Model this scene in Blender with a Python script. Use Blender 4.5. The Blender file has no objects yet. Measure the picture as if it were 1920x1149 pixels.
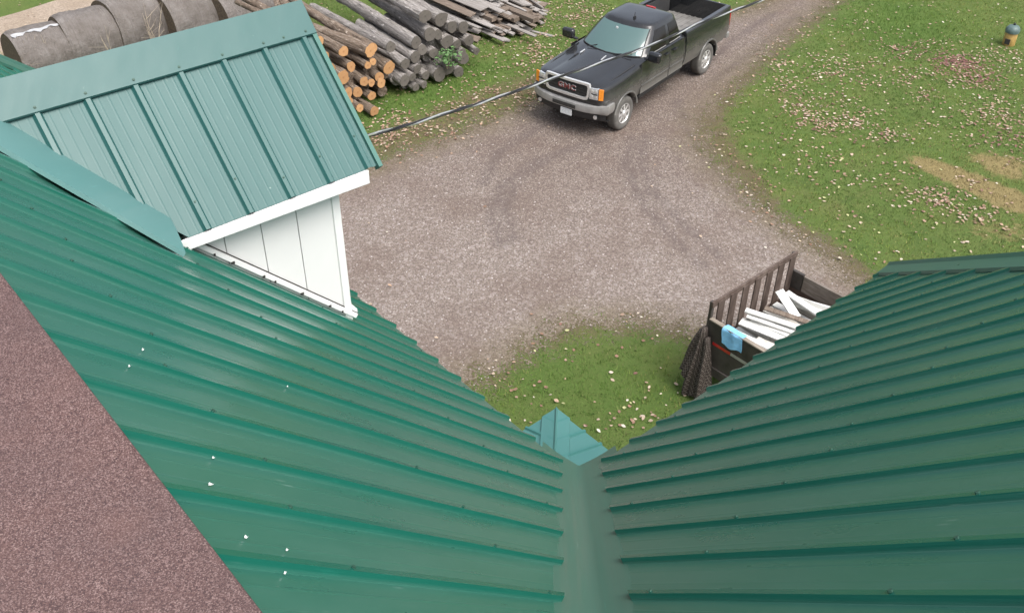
import bpy, bmesh, math, random
import numpy as np
from mathutils import Vector, Matrix
random.seed(7); rng = np.random.default_rng(7)
PI = math.pi
SC = bpy.context.scene
COL = SC.collection

# ------------------------------------------------------------------ camera, sky, sun, exposure
H = 10.3706
CR = Vector((0.99993, 0.00698, 0.00914)); CU = Vector((-0.0115, 0.60715, 0.79451)); CF = Vector((0.0, 0.79456, -0.60719))
cam = bpy.data.cameras.new('camera'); cam_o = bpy.data.objects.new('camera', cam); COL.objects.link(cam_o)
cam.sensor_width = 36.0; cam.lens = 33.995; cam.clip_end = 2000; cam.clip_start = 0.05
M = Matrix((CR, CU, -CF)).transposed().to_4x4(); M.translation = (0, 0, H); cam_o.matrix_world = M
SC.camera = cam_o
FPX = 1813.0
def px(x, y, z=0.0):
    """photo pixel -> point at height z"""
    D = CF + CR * ((x - 960) / FPX) - CU * ((y - 574.5) / FPX)
    return Vector((0, 0, H)) + D * ((z - H) / D.z)
def ray(x, y):
    return (CF + CR * ((x - 960) / FPX) - CU * ((y - 574.5) / FPX))
def px_plane(x, y, P, n):
    D = ray(x, y); O = Vector((0, 0, H))
    return O + D * ((P - O).dot(n) / D.dot(n))

SUN_AZ_DIR = Vector((0.66, -0.75, 0)).normalized(); SUN_EL = math.radians(59)
w = bpy.data.worlds.new('World'); SC.world = w; w.use_nodes = True
nt = w.node_tree; bg = nt.nodes['Background']
sky = nt.nodes.new('ShaderNodeTexSky'); sky.sky_type = 'NISHITA'; sky.sun_disc = False
sky.sun_elevation = SUN_EL; sky.sun_rotation = math.atan2(SUN_AZ_DIR.x, SUN_AZ_DIR.y)
sky.air_density = 1.0; sky.dust_density = 6.0; sky.ozone_density = 1.0; sky.altitude = 100
hs = nt.nodes.new('ShaderNodeHueSaturation'); hs.inputs['Saturation'].default_value = .5   # overcast: pale, nearly neutral sky
nt.links.new(sky.outputs[0], hs.inputs['Color']); nt.links.new(hs.outputs[0], bg.inputs[0]); bg.inputs[1].default_value = 0.15
sl = bpy.data.lights.new('sun', 'SUN'); sl.energy = 1.5; sl.angle = math.radians(42); sl.color = (1.0, 0.975, 0.95)
so = bpy.data.objects.new('sun', sl); COL.objects.link(so)
sdir = SUN_AZ_DIR * math.cos(SUN_EL) + Vector((0, 0, math.sin(SUN_EL)))
so.rotation_euler = sdir.to_track_quat('Z', 'Y').to_euler(); so.location = (10, -10, 30)
SC.view_settings.view_transform = 'Standard'; SC.view_settings.look = 'None'
SC.view_settings.exposure = 0.85; SC.view_settings.gamma = 1.0

# ------------------------------------------------------------------ helpers
def tag(o, label=None, cat=None, group=None, kind=None):
    if label: o['label'] = label
    if cat: o['category'] = cat
    if group: o['group'] = group
    if kind: o['kind'] = kind
    return o
def thing(name, label, cat, loc=(0, 0, 0), rz=0.0, group=None):
    o = bpy.data.objects.new(name, None); COL.objects.link(o)
    o.empty_display_size = .2; o.location = loc; o.rotation_euler = (0, 0, rz)
    return tag(o, label, cat, group)
class MB:
    def __init__(s): s.v = []; s.f = []; s.m = []; s.mats = []; s.cur = 0; s.X = None
    def mat(s, m):
        if m not in s.mats: s.mats.append(m)
        s.cur = s.mats.index(m); return s
    def add(s, vs, fs):
        n = len(s.v)
        if s.X is not None: vs = [s.X @ Vector(v) for v in vs]
        s.v += [tuple(v) for v in vs]; s.f += [tuple(i + n for i in f) for f in fs]; s.m += [s.cur] * len(fs)
    def box(s, c, d, R=None):
        x, y, z = d[0] / 2, d[1] / 2, d[2] / 2
        vs = [Vector(p) for p in ((-x,-y,-z),(x,-y,-z),(x,y,-z),(-x,y,-z),(-x,-y,z),(x,-y,z),(x,y,z),(-x,y,z))]
        if R is not None: vs = [R @ v for v in vs]
        c = Vector(c)
        s.add([v + c for v in vs], [(0,3,2,1),(4,5,6,7),(0,1,5,4),(1,2,6,5),(2,3,7,6),(3,0,4,7)]); return s
    def hexa(s, p):
        s.add(p, [(0,3,2,1),(4,5,6,7),(0,1,5,4),(1,2,6,5),(2,3,7,6),(3,0,4,7)]); return s
    def bar(s, a, b, wd, th, up=(0, 0, 1)):
        a, b = Vector(a), Vector(b); d = (b - a).normalized(); u = Vector(up); r = d.cross(u)
        if r.length < 1e-4: r = d.cross(Vector((1, 0, 0)))
        r.normalize(); u = r.cross(d); r *= wd / 2; u *= th / 2
        s.hexa([a - r - u, a + r - u, b + r - u, b - r - u, a - r + u, a + r + u, b + r + u, b - r + u]); return s
    def tube(s, pts, rad, n=10, caps=True):
        pts = [Vector(p) for p in pts]; k = len(pts)
        if not hasattr(rad, '__len__'): rad = [rad] * k
        T = [(pts[min(i + 1, k - 1)] - pts[max(i - 1, 0)]).normalized() for i in range(k)]
        a = T[0].orthogonal().normalized(); vs = []; fs = []
        for i in range(k):
            a = (a - T[i] * a.dot(T[i])).normalized(); b = T[i].cross(a)
            for j in range(n):
                t = 2 * PI * j / n; vs.append(pts[i] + (a * math.cos(t) + b * math.sin(t)) * rad[i])
        for i in range(k - 1):
            for j in range(n): fs.append((i*n+j, i*n+(j+1) % n, (i+1)*n+(j+1) % n, (i+1)*n+j))
        if caps: fs += [tuple(range(n - 1, -1, -1)), tuple(range((k-1)*n, k*n))]
        s.add(vs, fs); return s
    def lathe(s, prof, n=24, axis='z', c=(0, 0, 0)):
        vs = []; fs = []; k = len(prof); c = Vector(c)
        for r, h in prof:
            for j in range(n):
                t = 2 * PI * j / n; x, y = r * math.cos(t), r * math.sin(t)
                vs.append(c + Vector({'z': (x, y, h), 'y': (x, h, -y), 'x': (h, x, y)}[axis]))
        for i in range(k - 1):
            for j in range(n): fs.append((i*n+j, i*n+(j+1) % n, (i+1)*n+(j+1) % n, (i+1)*n+j))
        if prof[0][0] > 1e-5: fs.append(tuple(range(n - 1, -1, -1)))
        if prof[-1][0] > 1e-5: fs.append(tuple(range((k-1)*n, k*n)))
        s.add(vs, fs); return s
    def grid(s, rows):
        k, n = len(rows), len(rows[0])
        s.add([p for r in rows for p in r], [(i*n+j, i*n+j+1, (i+1)*n+j+1, (i+1)*n+j) for i in range(k-1) for j in range(n-1)]); return s
    def build(s, name, m=None, parent=None, smooth=0, bevel=0, solid=0):
        me = bpy.data.meshes.new(name); me.from_pydata(s.v, [], s.f)
        for mm in (s.mats or [m]): me.materials.append(mm)
        if s.mats: me.polygons.foreach_set('material_index', s.m)
        o = bpy.data.objects.new(name, me); COL.objects.link(o)
        if parent is not None: o.parent = parent
        finish(me, smooth)
        if bevel:
            b = o.modifiers.new('bevel', 'BEVEL'); b.width = bevel; b.segments = 2; b.limit_method = 'ANGLE'; b.harden_normals = False
        if solid:
            b = o.modifiers.new('solid', 'SOLIDIFY'); b.thickness = solid; b.offset = -1
        return o
def finish(me, smooth, merge=True):
    bm = bmesh.new(); bm.from_mesh(me)
    if merge: bmesh.ops.remove_doubles(bm, verts=bm.verts, dist=1e-5)
    bmesh.ops.recalc_face_normals(bm, faces=bm.faces)
    if smooth:
        a = math.radians(smooth)
        for f in bm.faces: f.smooth = True
        for e in bm.edges:
            if len(e.link_faces) != 2 or e.calc_face_angle(0) > a: e.smooth = False
    bm.to_mesh(me); bm.free()

# ------------------------------------------------------------------ node helpers / materials
class NT:
    def __init__(s, name):
        s.m = bpy.data.materials.new(name); s.m.use_nodes = True; s.t = s.m.node_tree
        s.b = s.t.nodes['Principled BSDF']; s.out = s.t.nodes['Material Output']
    def n(s, typ, **kw):
        nd = s.t.nodes.new('ShaderNode' + typ)
        for k, v in kw.items():
            if k in ('operation', 'blend_type', 'data_type', 'feature', 'distance', 'attribute_name', 'noise_dimensions', 'wave_type', 'bands_direction', 'interpolation_type', 'clamp'): setattr(nd, k, v)
        return nd
    def L(s, a, b): s.t.links.new(a, b)
    def set(s, sock, v):
        if hasattr(v, 'is_output'): s.L(v, sock)
        elif v is not None: sock.default_value = v
    def coord(s, which='Object'): return s.n('TexCoord').outputs[which]
    def attr(s, name): return s.n('Attribute', attribute_name=name)
    def mapping(s, vec, scale=(1, 1, 1), rot=(0, 0, 0)):
        nd = s.n('Mapping'); s.L(vec, nd.inputs[0]); nd.inputs['Scale'].default_value = scale; nd.inputs['Rotation'].default_value = rot; return nd.outputs[0]
    def noise(s, vec, scale, detail=3, rough=.55, dist=0):
        nd = s.n('TexNoise'); s.L(vec, nd.inputs['Vector']); nd.inputs['Scale'].default_value = scale
        nd.inputs['Detail'].default_value = detail; nd.inputs['Roughness'].default_value = rough; nd.inputs['Distortion'].default_value = dist; return nd.outputs['Fac']
    def voro(s, vec, scale, out='Color', feature='F1'):
        nd = s.n('TexVoronoi', feature=feature); s.L(vec, nd.inputs['Vector']); nd.inputs['Scale'].default_value = scale; return nd.outputs[out]
    def ramp(s, f, stops):
        nd = s.n('ValToRGB'); s.L(f, nd.inputs[0]); r = nd.color_ramp
        while len(r.elements) < len(stops): r.elements.new(.5)
        for e, (p, c) in zip(r.elements, stops):
            e.position = p; e.color = (*(c if hasattr(c, '__len__') else (c, c, c)), 1)
        return nd.outputs[0]
    def mix(s, f, a, b, mode='MIX'):
        nd = s.n('Mix', data_type='RGBA', blend_type=mode); s.set(nd.inputs[0], f)
        for sock, v in ((nd.inputs[6], a), (nd.inputs[7], b)):
            s.set(sock, v if hasattr(v, 'is_output') else (*v, 1))
        return nd.outputs[2]
    def math(s, op, a, b=None):
        nd = s.n('Math', operation=op); s.set(nd.inputs[0], a)
        if b is not None: s.set(nd.inputs[1], b)
        return nd.outputs[0]
    def sep(s, v): nd = s.n('SeparateXYZ'); s.L(v, nd.inputs[0]); return nd.outputs
    def bump(s, h, dist=.01, strength=1.0, normal=None):
        nd = s.n('Bump'); s.L(h, nd.inputs['Height']); nd.inputs['Distance'].default_value = dist; nd.inputs['Strength'].default_value = strength
        if normal is not None: s.L(normal, nd.inputs['Normal'])
        s.L(nd.outputs[0], s.b.inputs['Normal']); return nd.outputs[0]
    def fin(s, col=None, rough=None, metal=None, spec=None, coat=None, coat_r=None):
        for k, v in (('Base Color', col), ('Roughness', rough), ('Metallic', metal), ('Specular IOR Level', spec), ('Coat Weight', coat), ('Coat Roughness', coat_r)):
            if v is None: continue
            if k == 'Base Color' and not hasattr(v, 'is_output'): v = (*v, 1)
            s.set(s.b.inputs[k], v)
        return s.m
def simple(name, c, rough=.6, metal=0, var=.25, scale=12, coat=0, spec=.5, bump=0, bscale=None):
    t = NT(name); o = t.coord(); f = t.noise(o, scale, 4)
    col = t.mix(t.ramp(f, [(.3, 0), (.7, 1)]), tuple(x * (1 - var) for x in c), tuple(min(1, x * (1 + var)) for x in c))
    if bump: t.bump(t.noise(o, bscale or scale * 4, 4), bump)
    return t.fin(col, rough, metal, spec, coat)

def green_metal(name, base, dirt, dirt_amt, rough=.24, const=.35):
    t = NT(name); rc = t.attr('roof_coord').outputs['Vector']
    st = t.mapping(rc, (22, 1.2, 1)); s1 = t.noise(st, 1.0, 5, .6)
    bl = t.noise(t.mapping(rc, (2.4, 1.1, 1)), 1.0, 5, .65); fine = t.noise(t.mapping(rc, (60, 9, 1)), 1.0, 3, .7)
    f = t.math('MULTIPLY', t.ramp(bl, [(.34, 0), (.66, 1)]), t.ramp(s1, [(.25, .25), (.75, 1)]))
    f = t.math('ADD', t.math('MULTIPLY', f, 1 - const), const); pan = t.ramp(t.sep(rc)[2], [(.05, 1), (.5, .12)])
    f = t.math('MULTIPLY', t.math('MULTIPLY', f, dirt_amt), pan)
    col = t.mix(f, base, dirt)
    col = t.mix(t.math('MULTIPLY', t.ramp(fine, [(.6, 0), (.85, 1)]), .22), col, tuple(min(1, c * 2.2 + .02) for c in base))
    sp = t.voro(rc, 9.0, 'Distance'); col = t.mix(t.math('MULTIPLY', t.ramp(sp, [(.03, 1), (.06, 0)]), t.ramp(t.noise(rc, 3, 2), [(.6, 0), (.66, .8)])), col, (.35, .42, .38))
    sv = t.voro(t.mapping(rc, (30, 5.5, 1), (0, 0, .12)), 1.0, 'Distance'); scf = t.math('MULTIPLY', t.ramp(sv, [(.05, 1), (.16, 0)]), t.ramp(t.noise(rc, 2.3, 3, .7), [(.56, 0), (.70, .5)]))
    col = t.mix(t.math('MULTIPLY', scf, pan), col, (.26, .36, .32))
    dn_ = t.noise(t.mapping(rc, (4, 1.3, 1)), 1.0, 2); t.bump(dn_, .007, .6)
    return t.fin(col, t.math('ADD', t.math('MULTIPLY', f, .25), rough), 0, .5)
M_ROOF = green_metal('green_roof_metal', (.006, .094, .066), (.052, .142, .110), .85, .18)
M_ROOF_LIGHT = green_metal('green_trim_metal', (.014, .120, .092), (.085, .150, .135), .6, .30)
M_DORMER = green_metal('dormer_roof_metal', (.018, .088, .082), (.048, .114, .110), .75, .36)
M_FLASH_SHEEN = green_metal('dormer_flashing_painted_sheen', (.066, .180, .172), (.115, .215, .208), .8, .36)  # sky sheen this band does not catch, put into its lighter colour
M_VALLEY = green_metal('valley_metal', (.014, .118, .086), (.085, .128, .098), .9, .36, .30)
M_PORCH = green_metal('porch_roof_metal', (.040, .165, .152), (.085, .205, .195), .8, .48)
M_SCREW = simple('screw_green', (.02, .07, .05), .5, 0, .2)
M_WHITE = simple('white_siding', (.70, .70, .69), .45, 0, .03, 3)
M_WHITE_TRIM = simple('white_trim', (.74, .74, .73), .4, 0, .04, 5)
M_SEAM = simple('siding_seam', (.42, .43, .43), .6)
M_DARKGAP = simple('dark_gap', (.03, .028, .025), .9)
def deck_mat():
    t = NT('red_brown_granule_roofing'); o = t.coord()
    v = t.sep(t.voro(o, 430, 'Color'))[0]
    c = t.ramp(v, [(0, (.052, .032, .032)), (.35, (.096, .058, .055)), (.7, (.142, .088, .081)), (1, (.26, .185, .172))])
    lo = t.noise(o, 2.6, 5, .65); c = t.mix(t.ramp(lo, [(.35, 0), (.62, .35)]), c, (.080, .058, .059))
    hi = t.noise(o, 9, 4, .6); c = t.mix(t.ramp(hi, [(.5, 0), (.75, .25)]), c, (.165, .096, .082))
    t.bump(v, .002, .8)
    return t.fin(c, .95, 0, .2)
M_DECK = deck_mat()
def gravel_mat():
    t = NT('gravel'); o = t.coord(); A = t.attr('mask')
    sr = t.sep(A.outputs['Vector'])   # x: edge alpha, y: wheel tracks, z: pale stones
    v1 = t.sep(t.voro(o, 19, 'Color'))[0]; v2 = t.sep(t.voro(o, 46, 'Color'))[1]
    c = t.ramp(v2, [(0, (.098, .076, .064)), (.5, (.152, .121, .104)), (.82, (.205, .168, .146)), (1, (.32, .28, .25))])
    c = t.mix(t.math('MULTIPLY', t.ramp(v1, [(.80, 0), (.9, 1)]), t.math('MULTIPLY', sr[2], .5)), c, (.42, .385, .365))
    c = t.mix(t.math('MULTIPLY', sr[2], .45), c, t.mix(v2, (.165, .135, .118), (.30, .262, .235)))
    lo = t.noise(o, .55, 5, .62); c = t.mix(t.ramp(lo, [(.42, 0), (.70, .6)]), c, (.125, .090, .073))
    mid = t.noise(o, 3.2, 5, .7); c = t.mix(t.ramp(mid, [(.58, 0), (.80, .4)]), c, (.095, .076, .064))
    tr = t.math('MULTIPLY', sr[1], t.ramp(t.noise(o, 2.2, 4, .7), [(.3, .25), (.65, 1)]))
    c = t.mix(t.math('MULTIPLY', tr, .6), c, (.092, .074, .070))
    eg = t.math('ADD', sr[0], t.math('MULTIPLY', t.math('SUBTRACT', mid, .5), .7))
    c = t.mix(t.ramp(eg, [(.50, .65), (.92, 0)]), c, t.mix(v1, (.120, .095, .055), (.185, .155, .105)))
    t.bump(t.math('ADD', v2, t.math('MULTIPLY', mid, 2.0)), .018, .8)
    t.fin(c, .95, 0, .2)
    n1 = t.noise(o, 2.6, 6, .72); n2 = t.noise(o, 22, 3, .7)
    a = t.math('ADD', sr[0], t.math('ADD', t.math('MULTIPLY', t.math('SUBTRACT', n1, .5), 1.0), t.math('MULTIPLY', t.math('SUBTRACT', n2, .5), 1.5)))
    a = t.ramp(a, [(.44, 0), (.56, 1)]); t.L(a, t.b.inputs['Alpha'])
    return t.m
M_GRAVEL = gravel_mat()
def ground_mat():
    t = NT('lawn_ground'); o = t.coord(); sr = t.sep(t.attr('mask').outputs['Vector'])  # x bare soil, y straw, z lush
    a = t.noise(o, 1.1, 5, .65); b = t.noise(o, 24, 4, .7); f = t.noise(t.mapping(o, (1, 1, 1)), 90, 3, .7)
    c = t.mix(t.ramp(a, [(.35, 0), (.65, 1)]), (.122, .166, .046), (.090, .152, .036))
    c = t.mix(t.ramp(t.noise(o, .42, 5, .7), [(.54, 0), (.72, .6)]), c, (.150, .142, .060))
    c = t.mix(t.ramp(t.noise(o, .8, 4, .65, 1.0), [(.56, 0), (.70, .6)]), c, (.055, .105, .026))
    c = t.mix(t.math('MULTIPLY', sr[2], .7), c, (.080, .150, .030))
    c = t.mix(t.ramp(b, [(.45, 0), (.75, .65)]), c, (.120, .125, .046))
    c = t.mix(t.ramp(f, [(.5, 0), (.75, .5)]), c, (.038, .058, .014))
    st = t.math('ADD', sr[1], t.math('MULTIPLY', t.math('SUBTRACT', t.noise(o, 5, 5, .7), .5), .8))
    c = t.mix(t.ramp(st, [(.40, 0), (.60, .95)]), c, t.mix(f, (.20, .155, .066), (.29, .235, .115)))
    sl_ = t.math('ADD', sr[0], t.math('ADD', t.math('MULTIPLY', t.math('SUBTRACT', t.noise(o, 3.0, 6, .75), .5), .9), t.math('MULTIPLY', t.math('SUBTRACT', b, .5), .5)))
    c = t.mix(t.ramp(sl_, [(.42, 0), (.62, .9)]), c, t.mix(b, (.110, .082, .046), (.165, .135, .080)))
    t.bump(t.math('ADD', b, f), .03, .9)
    return t.fin(c, .95, 0, .15)
M_GROUND = ground_mat()
def road_mat():
    t = NT('sandy_road'); o = t.coord(); v = t.sep(t.voro(o, 30, 'Color'))[0]
    c = t.ramp(v, [(0, (.24, .19, .145)), (1, (.36, .30, .24))])
    c = t.mix(t.ramp(t.noise(o, .9, 4), [(.45, 0), (.7, .5)]), c, (.22, .17, .12))
    t.bump(v, .01); return t.fin(c, .95, 0, .2)
M_ROAD = road_mat()
def attr_mat(name, rough=.8, spec=.2, trans=0):
    t = NT(name); c = t.attr('col').outputs['Color']; t.L(c, t.b.inputs['Base Color']); t.fin(None, rough, 0, spec); return t.m
M_LEAF = attr_mat('dry_leaf'); M_GRASS = attr_mat('grass_blade'); M_STONE = attr_mat('loose_stone')

def bark_mat(name, c1, c2, c3):
    t = NT(name); o = t.coord()
    st = t.mapping(o, (9, 9, 1.6)); n1 = t.noise(st, 2.2, 6, .72, .6); n2 = t.noise(o, 2.0, 3)
    c = t.ramp(n1, [(.30, c1), (.52, c2), (.74, c3)])
    oi = t.n('ObjectInfo').outputs['Random']
    c = t.mix(t.math('MULTIPLY', oi, .45), c, c1)
    pale = t.math('MULTIPLY', t.ramp(n2, [(.56, 0), (.66, 1)]), .5); c = t.mix(pale, c, c3)
    fl = t.ramp(t.noise(t.mapping(o, (14, 14, 4)), 1.6, 3, .6), [(.64, 0), (.70, .75)]); c = t.mix(fl, c, tuple(min(1, x * 1.7) for x in c3))
    dk = t.ramp(t.noise(t.mapping(o, (16, 16, 2.2)), 1.3, 4, .7), [(.34, .8), (.46, 0)]); c = t.mix(dk, c, tuple(x * .45 for x in c1))
    t.bump(n1, .06, 1.0); return t.fin(c, .92, 0, .15)
M_BARK_GREY = bark_mat('grey_bark', (.155, .141, .130), (.33, .305, .284), (.48, .455, .43))
M_BARK_BROWN = bark_mat('brown_bark', (.095, .070, .052), (.225, .175, .135), (.39, .335, .28))
def end_mat(name, c1, c2, c3):
    t = NT(name); o = t.coord(); x = t.sep(o)
    r = t.math('SQRT', t.math('ADD', t.math('MULTIPLY', x[0], x[0]), t.math('MULTIPLY', x[1], x[1])))
    r = t.math('ADD', r, t.math('MULTIPLY', t.noise(o, 9, 2), .03))
    ring = t.math('SINE', t.math('MULTIPLY', r, 330)); nz = t.noise(o, 14, 4, .7)
    c = t.mix(t.ramp(nz, [(.3, 0), (.7, 1)]), c1, c2); c = t.mix(t.math('MULTIPLY', t.ramp(ring, [(.2, 0), (.9, 1)]), .35), c, c3)
    c = t.mix(t.ramp(r, [(.015, .8), (.05, 0)]), c, c3)
    oi = t.n('ObjectInfo').outputs['Random']; c = t.mix(t.math('MULTIPLY', oi, .35), c, c3)
    return t.fin(c, .8, 0, .2)
M_END_ORANGE = end_mat('orange_cut_wood', (.50, .300, .148), (.40, .220, .098), (.23, .115, .052))
M_END_GREY = end_mat('grey_cut_wood', (.165, .150, .132), (.115, .103, .090), (.060, .053, .046))
def wood_mat(name, c1, c2, c3, sx=(3, 40, 40)):
    t = NT(name); o = t.coord(); n1 = t.noise(t.mapping(o, sx), 1.0, 5, .65)
    c = t.ramp(n1, [(.3, c1), (.5, c2), (.72, c3)]); oi = t.n('ObjectInfo').outputs['Random']
    c = t.mix(t.math('MULTIPLY', oi, .5), c, c1); t.bump(n1, .004); return t.fin(c, .85, 0, .2)
M_BOARD = wood_mat('weathered_board', (.13, .115, .10), (.27, .25, .235), (.45, .43, .41))
M_BOARD_BROWN = wood_mat('brown_board', (.09, .07, .055), (.19, .15, .12), (.30, .255, .215))
M_RACK = wood_mat('dark_rack_wood', (.045, .033, .028), (.090, .066, .055), (.155, .122, .105), (8, 8, 3))
M_PLANK = wood_mat('peeling_grey_plank', (.08, .065, .052), (.20, .17, .145), (.34, .31, .28), (30, 2, 14))
M_TRAILER = simple('dark_trailer_steel', (.040, .034, .030), .6, 0, .4, 6, bump=.003)
M_TBROWN = simple('rusty_brown_steel', (.085, .055, .042), .75, 0, .35, 7)
def bale_mat():
    t = NT('weathered_bale_wrap'); o = t.coord()
    n = t.noise(o, 2.2, 6, .7); st = t.noise(t.mapping(o, (40, 2, 2)), 1.0, 4)
    c = t.ramp(n, [(.3, (.120, .106, .095)), (.55, (.180, .163, .152)), (.75, (.255, .238, .228))])
    c = t.mix(t.math('MULTIPLY', t.ramp(st, [(.4, 0), (.7, 1)]), .3), c, (.09, .073, .056))
    c = t.mix(t.ramp(t.noise(o, 6, 5, .8), [(.58, 0), (.7, .55)]), c, (.075, .061, .048))
    t.bump(t.math('ADD', t.math('ADD', n, st), t.noise(o, 16, 5, .75)), .045, .9); return t.fin(c, .85, 0, .25)
M_BALE = bale_mat()
M_BALE_END = simple('bale_end_straw', (.10, .075, .05), .95, 0, .45, 25, bump=.03)
M_PLASTIC = simple('torn_pale_wrap', (.36, .365, .375), .5, 0, .2, 8)
def paint_mat():
    t = NT('black_truck_paint'); o = t.coord(); x = t.sep(o)
    n = t.noise(o, 3.0, 5, .65)
    d = t.math('ADD', t.math('MULTIPLY', t.math('SUBTRACT', 1.24, x[2]), 1.45), t.math('MULTIPLY', t.math('SUBTRACT', n, .5), .45))
    side = t.ramp(t.math('ABSOLUTE', x[1]), [(.80, .10), (.95, 1)])
    f = t.math('MULTIPLY', t.ramp(d, [(-.10 + .10, 0), (1.0, .80)]), side)
    f = t.math('MAXIMUM', f, t.math('MULTIPLY', t.noise(o, 7, 4), .08))
    c = t.mix(f, (.009, .010, .012), (.205, .200, .185))
    return t.fin(c, t.math('ADD', t.math('MULTIPLY', f, .45), .13), 0, .4, t.math('MULTIPLY', t.math('SUBTRACT', 1.0, f), .6), .05)
M_PAINT = paint_mat()
M_CHROME = simple('chrome', (.66, .66, .65), .25, .55, .08, 30)
M_CHROME_DULL = simple('dusty_chrome', (.34, .335, .325), .38, .45, .15, 6)
M_BLACKPL = simple('black_plastic', (.018, .018, .019), .5, 0, .3, 10)
M_TYRE = simple('dusty_tyre', (.105, .100, .092), .9, 0, .25, 6, bump=.004)
M_GLASS = NT('truck_glass').fin((.012, .011, .010), .05, 0, .35)
M_WSH = NT('windshield_glass').fin((.070, .125, .120), .05, 0, .8, .5, .02)
M_LAMP = simple('headlamp_lens', (.62, .64, .65), .10, .55, .2, 40, 1)
M_AMBER = simple('amber_lens', (.85, .28, .025), .2, 0, .12, 20, .6)
M_RED = simple('red_lens', (.38, .02, .018), .25, 0, .15, 20, .5)
M_BEDLINER = simple('bed_liner', (.030, .030, .031), .7, 0, .3, 6)
M_BEDFLOOR = simple('dusty_bed_floor', (.155, .150, .142), .85, 0, .3, 4)
M_PLATE = simple('plate_white', (.60, .62, .62), .4, 0, .25, 45)
M_PAPER = simple('pale_blue_paper', (.55, .74, .78), .7, 0, .05)
M_YELLOW = simple('yellow_plastic', (.85, .75, .05), .5, 0, .05)
M_BLUE = simple('light_blue_cloth', (.20, .47, .72), .9, 0, .14, 14, bump=.006)
M_PVC = simple('white_vinyl_trim', (.60, .60, .575), .5, 0, .09, 5)
M_PVC_DIRTY = simple('stained_vinyl_trim', (.50, .48, .43), .6, 0, .3, 5)
M_ALU = simple('bare_aluminium', (.66, .66, .66), .35, .8, .1, 20)
M_CABLE = simple('black_cable', (.022, .022, .024), .5, 0, .2)
M_TWIG = simple('dry_twig', (.33, .28, .22), .9, 0, .3, 5)
M_GREENLEAF = simple('green_leaf', (.085, .17, .055), .6, 0, .35, 9)
M_TEALCAP = simple('teal_painted_lid', (.080, .125, .120), .5, 0, .3, 12)
M_OCHRE = simple('ochre_painted_metal', (.36, .235, .075), .6, 0, .3, 9)
def net_mat():
    t = NT('mesh_tarp'); u = t.attr('net').outputs['Vector']; x = t.sep(u)
    a = t.math('ABSOLUTE', t.math('SINE', t.math('MULTIPLY', t.math('ADD', x[0], x[1]), 46.0)))
    b = t.math('ABSOLUTE', t.math('SINE', t.math('MULTIPLY', t.math('SUBTRACT', x[0], x[1]), 46.0)))
    f = t.ramp(t.math('MINIMUM', a, b), [(.12, 1), (.30, 0)])
    return t.fin(t.mix(f, (.040, .032, .028), (.16, .14, .125)), .9, 0, .1)
M_NET = net_mat()

# ------------------------------------------------------------------ house frame: inner eave corner C, eave directions A (left wing) and B (right wing)
A = Vector((-0.66191, 0.74958, 0)); B = Vector((0.74958, 0.66191, 0)); Z = Vector((0, 0, 1))
C0 = Vector((0.38092, 3.64355, 6.40152)); TT = math.tan(math.radians(45.92)); S = .2286
def hp(a, b, z): return C0 + A * a + B * b + Z * z

# ------------------------------------------------------------------ setting: ground, driveway, road
def seg_dist(P, poly, closed=True):
    n = len(poly); d = np.full(len(P), 1e9)
    for i in range(n if closed else n - 1):
        a = np.array(poly[i]); b = np.array(poly[(i + 1) % n]); ab = b - a
        t = np.clip(((P - a) @ ab) / (ab @ ab + 1e-12), 0, 1); d = np.minimum(d, np.linalg.norm(P - a - t[:, None] * ab, axis=1))
    return d
def inside(P, poly):
    r = np.zeros(len(P), bool); n = len(poly)
    for i in range(n):
        x1, y1 = poly[i]; x2, y2 = poly[(i + 1) % n]
        c = ((y1 > P[:, 1]) != (y2 > P[:, 1])) & (P[:, 0] < (x2 - x1) * (P[:, 1] - y1) / (y2 - y1 + 1e-12) + x1); r ^= c
    return r
def sdist(P, poly): return np.where(inside(P, poly), 1, -1) * seg_dist(P, poly)
def P2(lst): return [tuple(px(x, y)[:2]) for x, y in lst]
DRIVE = P2([(430,420),(560,360),(690,312),(760,283),(870,240),(940,215),(1005,188),(1060,130),(1140,85),(1240,50),(1340,30),(1420,12),(1470,-25),(1500,-60),(1650,-60),(1585,-12),(1500,55),(1430,112),(1372,170),(1325,222),(1322,275),(1375,335),(1430,390),(1500,440),(1580,495),(1650,545),(1720,640),(1600,690),(1400,690),(1300,628),(1200,608),(1080,610),(1000,648),(925,700),(860,728),(700,770),(470,640)])
SOILR = P2([(1300,625),(1340,560),(1440,420),(1330,300),(1290,225),(1340,165),(1420,95),(1500,30),(1560,-20),(1600,-20),(1530,45),(1450,115),(1400,175),(1370,230),(1400,285),(1460,350),(1480,400),(1560,440),(1640,500),(1700,560),(1600,640)])
STRAW = [P2([(1690,295),(1730,293),(1800,315),(1870,345),(1930,365),(1930,402),(1880,392),(1820,362),(1740,325)]), P2([(1800,288),(1870,285),(1930,300),(1930,345),(1860,330)])]
LUSH = P2([(1630,30),(1700,10),(1760,40),(1740,85),(1650,80)])
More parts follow.
